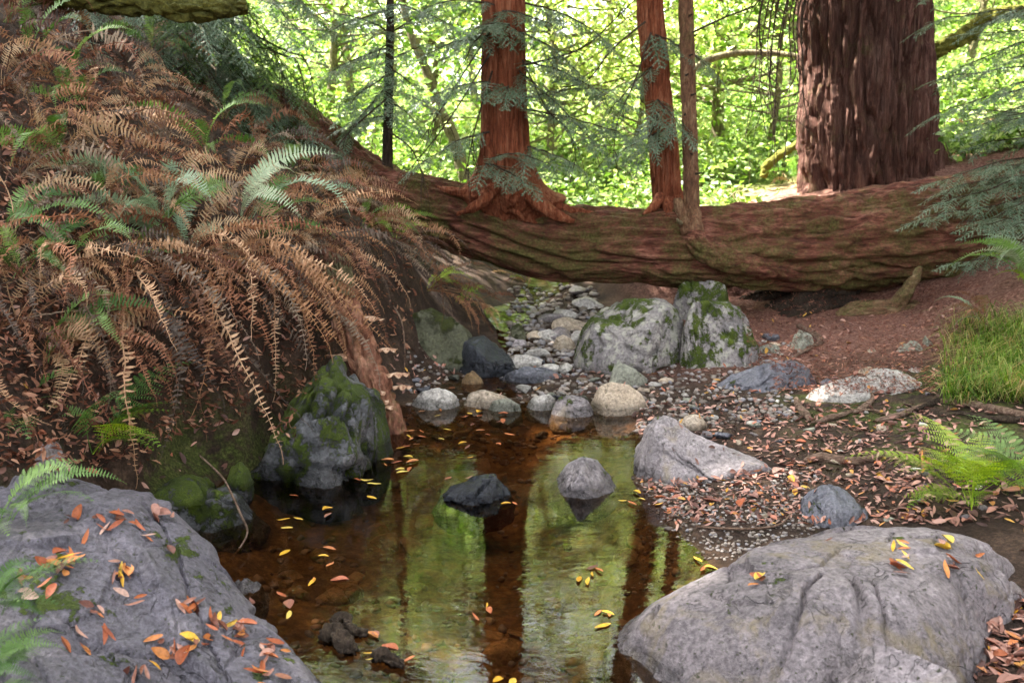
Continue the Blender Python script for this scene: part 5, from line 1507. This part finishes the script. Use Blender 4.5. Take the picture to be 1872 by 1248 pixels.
fern(Vector((-.78, 9.4, gz(-.78, 9.4) + .07)), [('hang', 16, DN + .3, 1.0, .68), ('lime', 5, .1, 1.2, .75), ('dead', 6, 0, 1.8, .7)], 'brown fringed fern above the wet blue black boulder', None, 8)
fern(Vector((-.5, 9.95, gz(-.5, 9.95) + .05)), [('lime', 9, -.3, 1.6, .6), ('hang', 5, -.4, .8, .6)], 'bright lime fern at the creek mouth under the log', None, 9)
fern(bank(630, 400), [('dead', 16, DN, 2.2, .85), ('tan', 5, .2, 1.6, .9)], 'brown fern tucked against the top of the log\'s left end', None, 10)
fern(bank(40, 545), [('green', 6, -.3, 1.4, .8), ('dead', 14, DN, 1.8, .9), ('hang', 8, DN, 1.0, .8)], 'half green fern over the shady left side of the bank', None, 11)
fern(bank(150, 640), [('hang', 12, DN, 1.3, .75), ('green', 4, -.8, .9, .7)], 'dark green and brown fern low on the bank left of the large withered fern', None, 12)
fern(bank(190, 410), [('dead', 18, DN, 2.6, .9), ('green', 2, .5, 2, .8), ('tan', 4, .2, 2, .8)], 'brown fern with a few green fronds on the open bank', None, 13)
gl_ = 'dead sword ferns covering the upper bank'
ll = 'tangled clump of dead brown sword fern on the upper bank'
r = np.random.default_rng(31)
for k, (px, py) in enumerate([(60, 130), (170, 110), (280, 120), (60, 250), (160, 230), (250, 240), (410, 230), (470, 300), (380, 310), (210, 330), (120, 330), (40, 350), (20, 450), (440, 360), (520, 340), (590, 420), (470, 480), (240, 170), (110, 190), (10, 180), (20, 60), (230, 60), (310, 70), (610, 330), (690, 400), (30, 620), (90, 700)]):
    P = on_ground(px, py)
    fern(P + Vector((0, 0, .06)), [('dead', 7, DN, 2.7, .8 + .4 * r.uniform()), ('tan', int(r.integers(1, 5)), r.uniform(-1, 2), 1.5, 1.0)] + ([('hang', 6, DN, 1.0, .8)] if k % 2 else []) + ([('green', 4, r.uniform(-2, 2), 1.2, 1.0)] if k % 2 == 0 else []), ll, gl_, 60 + k)
# ferns by the water at front left
fern(on_ground(170, 850) + Vector((0, 0, .05)), [('ladylime', 5, -.1, .9, 1.0), ('lady', 4, .3, 1.2, 1.0)], 'light green lady fern arching towards the pool above the slab', None, 201, 'lady_fern')
fern(at(-25, 1130, 2.95), [('lady', 8, .2, 1.3, .5), ('green', 4, .4, 1.3, .42)], 'lush green fern spilling onto the slab\'s left edge', None, 202, 'lady_fern')
fern(at(-40, 1265, 2.75), [('lady', 7, .5, 1.1, .46), ('green', 4, .3, .9, .4)], 'dark green fern below the slab\'s lower left corner', None, 203, 'lady_fern')
fern(at(0, 960, 3.75), [('lady', 7, -.3, 1.5, .7), ('green', 4, -.5, 1.3, .6)], 'green fern behind the leaf strewn slab', None, 204, 'lady_fern')
fern(at(20, 800, 4.9), [('lady', 5, -.2, 1.3, .8), ('dead', 7, DN, 1.6, .7), ('green', 3, -.2, 1, .8)], 'leafy green fern on the bank beside the small pale rock', None, 205, 'lady_fern')
# right side
g = on_ground(1775, 935)
fern(g + Vector((0, 0, .03)), [('ladyup', 12, -1.6, 2.9, 1.05), ('ladylime', 6, PI, 1.4, .95)], 'bushy bright green lady fern beside the broad smooth boulder', None, 206, 'lady_fern')
fern(on_ground(1880, 900), [('lady', 9, PI, 1.4, .9)], 'green lady fern behind the bushy bright one', None, 207, 'lady_fern')
fern(at(1885, 520, 7.9), [('green', 6, PI, 1.0, .9), ('pale', 4, PI + .3, .8, .9), ('lime', 3, PI, 1.0, .8)], 'sword fern with pale fronds above the bright grass', None, 208)
fern(at(1795, 590, 8.3), [('tan', 4, PI + .2, .8, .65), ('dead', 3, PI, .8, .6), ('pale', 2, PI - .3, .6, .6)], 'small faded orange fern at the edge of the needle litter', None, 209)
for k, (px, py, yd) in enumerate([(1020, 535, 12.2), (1090, 530, 12.4), (1180, 540, 12.0), (960, 545, 11.6)]):
    P = at(px, py, yd); P.z = max(P.z, gz(P.x, P.y) + .02)
    fern(P, [('lime', 4, -1.5, 2.5, .7), ('tan', 4, -1.5, 2.5, .7), ('dead', 5, -1.5, 2.5, .7)], 'fern with pale and brown fronds seen beneath the log', 'ferns seen beneath the log', 230 + k)
for k, (px, py, yd) in enumerate([(1460, 340, 13.4), (1430, 320, 14.2), (1745, 300, 13.6), (1790, 310, 13.2), (1840, 300, 13.4), (1770, 270, 14.5)]):
    P = at(px, py, yd); P.z = gz(P.x, P.y)
    fern(P, [('green' if px < 1500 else 'dead', 9, 0, PI, .9), ('tan', 3, 0, PI, .8)], 'green fern at the massive redwood\'s left foot' if px < 1500 else 'rusty dry fern on the slope behind the right end of the log', 'ferns at the redwood\'s foot' if px < 1500 else 'rusty ferns on the right slope', 240 + k)

# dry litter of curled pinnae over the bank
bvh_all = BVHTree.FromPolygons([tuple(v) for v in np.concatenate(SOLID_V)], [tuple(q) for q in np.concatenate(SOLID_F)])
r = np.random.default_rng(37)
def drop(x, y, zt=6.0):
    h = bvh_all.ray_cast(Vector((x, y, zt)), Vector((0, 0, -1)))
    return h[0], h[1]
T = []
for k in range(9000):
    px, py = r.uniform(-20, 760), r.uniform(20, 860)
    if py < 60 + max(0, px - 350) * .78: continue
    d = ray(px, py)
    h = bvh_all.ray_cast(Vector((0, 0, CAMZ)), d)
    if h[0] is None or h[0].x > -1.25 + (.5 if h[0].y > 7.5 else 0) or h[0].z < .25: continue
    p = np.array(h[0]) + np.array([0, 0, r.uniform(.005, .05)])
    a = r.uniform(0, 6.28); e = r.normal() * .4 - .35 * math.cos(a)
    dd = np.array([math.cos(a) * math.cos(e), math.sin(a) * math.cos(e), math.sin(e)])
    L = r.uniform(.03, .085); w = L * r.uniform(.08, .17)
    sd_ = np.cross(dd, r.normal(size=3)); sd_ /= np.linalg.norm(sd_); nn = np.cross(dd, sd_)
    c = r.uniform(.1, .5) * L
    m1, m2, tp = p + dd * L * .35 + nn * c * .5, p + dd * L * .7 + nn * c * .4, p + dd * L
    T += [[p, m1 - sd_ * w, m1 + sd_ * w], [m1 - sd_ * w, m2 - sd_ * w * .8, m1 + sd_ * w], [m2 - sd_ * w * .8, m2 + sd_ * w * .8, m1 + sd_ * w], [m2 - sd_ * w * .8, tp, m2 + sd_ * w * .8]]
M['litter_bank'] = leaf_mat('dry_fern_litter', [(0, '#3a2218'), (.35, '#6e4432'), (.7, '#9a6a52'), (1, '#c09478')], .15, .7, .25)
T = np.array(T)
# weld the four triangles of a scrap into one island
V = T.reshape(-1, 12, 3)
idx = np.array([0, 1, 2, 4, 7, 10])       # p, m1-, m1+, m2-, m2+, tip
# triangle corner order: t0(p,m1-,m1+) t1(m1-,m2-,m1+) t2(m2-,m2+,m1+) t3(m2-,tip,m2+)
VV = V[:, idx]
base_i = np.arange(len(VV))[:, None] * 6
tri_t = np.array([[0, 1, 2], [1, 3, 2], [3, 4, 2], [3, 5, 4]])
kind(link('fern_litter', make_mesh('fern_litter', VV.reshape(-1, 3), (base_i[:, None, :] + tri_t[None]).reshape(-1, 3)), M['litter_bank']), 'stuff')

# ================================================================== FALLEN LEAVES
def leaf_shape(seed):
    r = np.random.default_rng(seed)
    m = 7
    V = []
    curl, fold = r.uniform(-.7, 1.8), r.uniform(.1, 1.0)
    for k in range(m):
        t = k / (m - 1)
        w = (.11, .14, .16, .2, .13, .26, .17, .3)[seed] * math.sin(math.pi * min(t * .92 + .04, 1)) ** .8 * (1.1 - .3 * t)
        x = t - .5
        z = curl * .35 * (x * x) + .03 * math.sin(t * 5 + seed)
        y0 = .08 * math.sin(t * 2.6 + seed)
        for u in (-1, 0, 1):
            V.append((x, y0 + u * w, z + abs(u) * w * fold))
    Fq = [(k * 3 + j, k * 3 + j + 1, k * 3 + 4 + j, k * 3 + 3 + j) for k in range(m - 1) for j in range(2)]
    return np.array(V), np.array(Fq)
LEAVES = [leaf_shape(s) for s in range(8)]
def lm(name, a, b, c):
    n = NT(name)
    col = n.ramp(n.rand(), [(0, a), (.5, b), (1, c)])
    col = n.mix(n.ramp(n.noise(70, 4, .65), [(.4, 0.0), (.65, .7)]), col, n.hsv(col, v=.5))
    return n.finish(n.principled(col, .5, None, .4))
M['leaf_orange'] = lm('orange_leaf', '#9c5030', '#b9683a', '#c98548')
M['leaf_brown'] = lm('brown_leaf', '#5e3226', '#84503e', '#a5705a')
M['leaf_pink'] = lm('pinkish_leaf', '#9a6a5c', '#b58878', '#c9a594')
M['leaf_yellow'] = lm('yellow_leaf', '#c08a1a', '#d8a62a', '#d9bd5a')
LM = {}
for c in ('orange', 'brown', 'pink', 'yellow'):
    LM[c] = []
    for V, Fq in LEAVES:
        me = smooth(make_mesh('fallen_leaf', V, Fq)); me.materials.append(M['leaf_' + c]); LM[c].append(me)
r = np.random.default_rng(43)
def lay_leaf(p, nrm, s, col, label, group, tilt=.25):
    o = link('fallen_leaf', LM[col][r.integers(8)], None, None, tuple(p))
    nr = Vector(nrm) + Vector(r.normal(size=3) * tilt); nr.normalize()
    q = nr.to_track_quat('Z', 'Y').to_matrix() @ Matrix.Rotation(r.uniform(0, 6.28), 3, 'Z')
    o.rotation_euler = q.to_euler()
    o.scale = (s, s * r.uniform(.8, 1.2), s)
    cn = {'orange': 'orange', 'brown': 'dark brown', 'pink': 'pinkish tan', 'yellow': 'yellow'}[str(col)]
    tag(o, label.replace('{c}', cn), 'leaf', cn + ' ' + group)
def cluster(lst, cols, wts, label, group, smin=.048, smax=.078, water=False):
    for cx, cy, n_, sp in lst:
        for k in range(n_):
            px, py = cx + r.normal() * sp, cy + r.normal() * sp * .6
            if water:
                p = atz(px, py, .004); nrm = (0, 0, 1)
                h = bvh_all.ray_cast(Vector((0, 0, CAMZ)), ray(px, py))
                if h[0] is None or h[0].z > 0.0: continue
                lay_leaf(p, nrm, r.uniform(smin, smax), r.choice(cols, p=wts), label, group, .06)
            else:
                h = bvh_all.ray_cast(Vector((0, 0, CAMZ)), ray(px, py))
                if h[0] is None or h[0].z < -.005: continue
                s = r.uniform(smin, smax)
                lay_leaf(h[0] + h[1] * .008 + Vector((0, 0, .004)), h[1], s, r.choice(cols, p=wts), label, group)
cluster([(120, 1025, 13, 22), (235, 1045, 11, 22), (150, 955, 5, 20), (205, 955, 6, 25), (240, 945, 4, 20), (290, 945, 5, 15), (352, 1105, 10, 14), (400, 1140, 10, 22), (432, 1160, 9, 20), (312, 1180, 10, 22), (350, 1190, 6, 20), (490, 1195, 9, 20), (500, 1238, 7, 18), (185, 1115, 4, 20), (240, 1100, 3, 15), (190, 1162, 2, 8), (60, 1070, 5, 20), (135, 1185, 4, 20), (245, 1225, 4, 20), (280, 1000, 3, 30)],
        ['orange', 'brown', 'pink', 'yellow'], [.52, .28, .12, .08], 'curled {c} fallen leaf on the sloping grey slab', 'fallen leaves on the slab')
cluster([(1645, 1005, 6, 16), (1740, 1005, 5, 16), (1645, 1045, 5, 12), (1735, 1042, 4, 14), (1395, 1065, 4, 10), (1782, 1012, 1, 5), (1790, 1050, 1, 5), (1500, 990, 1, 4)],
        ['orange', 'brown', 'pink', 'yellow'], [.45, .2, .15, .2], '{c} fallen leaf on top of the broad smooth boulder', 'fallen leaves on the broad boulder')
cluster([(760, 785, 14, 45), (850, 770, 14, 40), (720, 830, 8, 25), (800, 850, 6, 60), (560, 960, 6, 30), (580, 1040, 6, 40), (520, 1110, 4, 25), (660, 900, 5, 40), (900, 830, 5, 60), (700, 1190, 6, 20), (1060, 1050, 5, 15), (1100, 1120, 4, 25), (890, 1120, 3, 20), (640, 1150, 5, 20), (900, 900, 5, 30), (1150, 915, 4, 15), (930, 1240, 2, 15), (1290, 1030, 3, 10)],
        ['yellow', 'orange', 'brown'], [.5, .4, .1], '{c} fallen leaf floating on the pool', 'leaves floating on the pool', .045, .085, True)
cluster([(1840, 1190, 13, 22), (1860, 1120, 4, 14), (1230, 920, 10, 35), (1330, 935, 8, 40), (1440, 860, 7, 25), (1480, 820, 7, 40), (1560, 850, 5, 40), (1620, 870, 6, 40)],
        ['pink', 'orange', 'brown', 'yellow'], [.4, .28, .22, .1], '{c} fallen leaf lying on the gravelly right shore', 'fallen leaves on the right shore', .05, .085)
# the rest of the leaves, as litter
V6, off, LV, LF = [], 0, [], []
def litter(px0, px1, py0, py1, n_, smin, smax, cond=None):
    global off
    for k in range(n_):
        px, py = r.uniform(px0, px1), r.uniform(py0, py1)
        h = bvh_all.ray_cast(Vector((0, 0, CAMZ)), ray(px, py))
        if h[0] is None or h[0].z < 0.0 or h[1].z < .35: continue
        if cond and not cond(h[0]): continue
        if h[0].z - gz(h[0].x, h[0].y) > .03 and r.uniform() < .97: continue
        V, Fq = LEAVES[r.integers(8)]
        nr = (h[1] + Vector(r.normal(size=3) * .3)).normalized()
        R = np.array(nr.to_track_quat('Z', 'Y').to_matrix() @ Matrix.Rotation(r.uniform(0, 6.28), 3, 'Z'))
        s = r.uniform(smin, smax)
        LV.append((V * s) @ R.T + np.array(h[0]) + np.array([0, 0, .006])); LF.append(Fq + off); off += len(V)
litter(1160, 1700, 740, 960, 2600, .024, .056)
litter(1650, 1872, 740, 960, 350, .04, .075)
litter(1780, 1900, 1080, 1248, 180, .05, .08)
litter(1872, 2500, 760, 1300, 1300, .035, .075)
litter(1800, 2300, 560, 760, 300, .035, .07)
litter(700, 1500, 650, 780, 500, .035, .07)
litter(1300, 1800, 560, 740, 600, .03, .065)
litter(0, 520, 600, 960, 170, .045, .08, lambda p: p.x < -1.2)
litter(0, 700, 150, 640, 260, .045, .08)
n = NT('leaf_litter')
lc = n.ramp(n.island, [(0, '#3e2a24'), (.25, '#6d4b42'), (.5, '#986e60'), (.75, '#bb9586'), (.93, '#a8644a'), (1, '#c79a42')], )
M['leaf_litter'] = n.finish(n.principled(lc, .55, None, .35))
kind(link('leaf_litter', smooth(make_mesh('leaf_litter', np.concatenate(LV), np.concatenate(LF))), M['leaf_litter']), 'stuff')
# redwood needle duff under the log
T = []
for k in range(9000):
    px, py = r.uniform(1330, 1800), r.uniform(520, 720)
    h = bvh_all.ray_cast(Vector((0, 0, CAMZ)), ray(px, py))
    if h[0] is None or h[1].z < .2 or h[0].x < 2.0: continue
    a = r.uniform(0, 6.28); L = r.uniform(.02, .06)
    p = np.array(h[0]) + np.array([0, 0, r.uniform(.002, .02)]); d = np.array([math.cos(a), math.sin(a), r.normal() * .25]) * L; s_ = np.array([-math.sin(a), math.cos(a), r.normal() * .3]) * .005
    T.append([p - s_, p + s_, p + d])
M['duff'] = leaf_mat('needle_duff', [(0, '#43221a'), (.5, '#7c493a'), (1, '#b07f68')], 0, .8, .2)
kind(link('needle_litter', tri_mesh('needle_litter', np.array(T)), M['duff']), 'stuff')

# ================================================================== GRASS
T = []
for k in range(5000):
    px, py = (r.uniform(1725, 1900), r.uniform(585, 738)) if k < 3000 else (r.uniform(1880, 2200), r.uniform(560, 740))
    if px < 1690 + (735 - py) * .55 - 10 + r.normal() * 38: continue
    if py > 690 and px < 1720: continue
    h = bvh_all.ray_cast(Vector((0, 0, CAMZ)), ray(px, py))
    if h[0] is None: continue
    P = h[0]
    a = r.uniform(0, 6.28)
    L = r.uniform(.05, .3) * (.55 + .9 * float(np.clip(pn(np.array([[P.x * 4, P.y * 4, 0]]))[0] + .5, 0, 1))); ln = r.uniform(.4, 1.5)
    d = np.array([math.cos(a) - .7, math.sin(a) - .5, 0]); d /= max(np.linalg.norm(d), .3); s_ = np.array([-d[1], d[0], 0]) * r.uniform(.0012, .0045)
    p = np.array(P) - np.array([0, 0, .01]); m1 = p + d * L * ln * .3 + np.array([0, 0, L * .55]); tp = p + d * L * ln + np.array([0, 0, L * (.85 - .5 * ln)])
    T += [[p - s_, p + s_, m1 + s_ * .8], [p - s_, m1 + s_ * .8, m1 - s_ * .8], [m1 - s_ * .8, m1 + s_ * .8, tp]]
M['grass'] = leaf_mat('grass_blades', [(0, '#40661f'), (.4, '#688f34'), (.7, '#98b356'), (.8, '#c2bd80'), (1, '#a88a5c')], .4, .45, .35)
T = np.array(T).reshape(-1, 9, 3)
VV = T[:, [0, 1, 2, 5, 8]]
tri_g = np.array([[0, 1, 2], [0, 2, 3], [3, 2, 4]])
kind(link('grass', make_mesh('grass', VV.reshape(-1, 3), (np.arange(len(VV))[:, None, None] * 5 + tri_g[None]).reshape(-1, 3)), M['grass']), 'stuff')
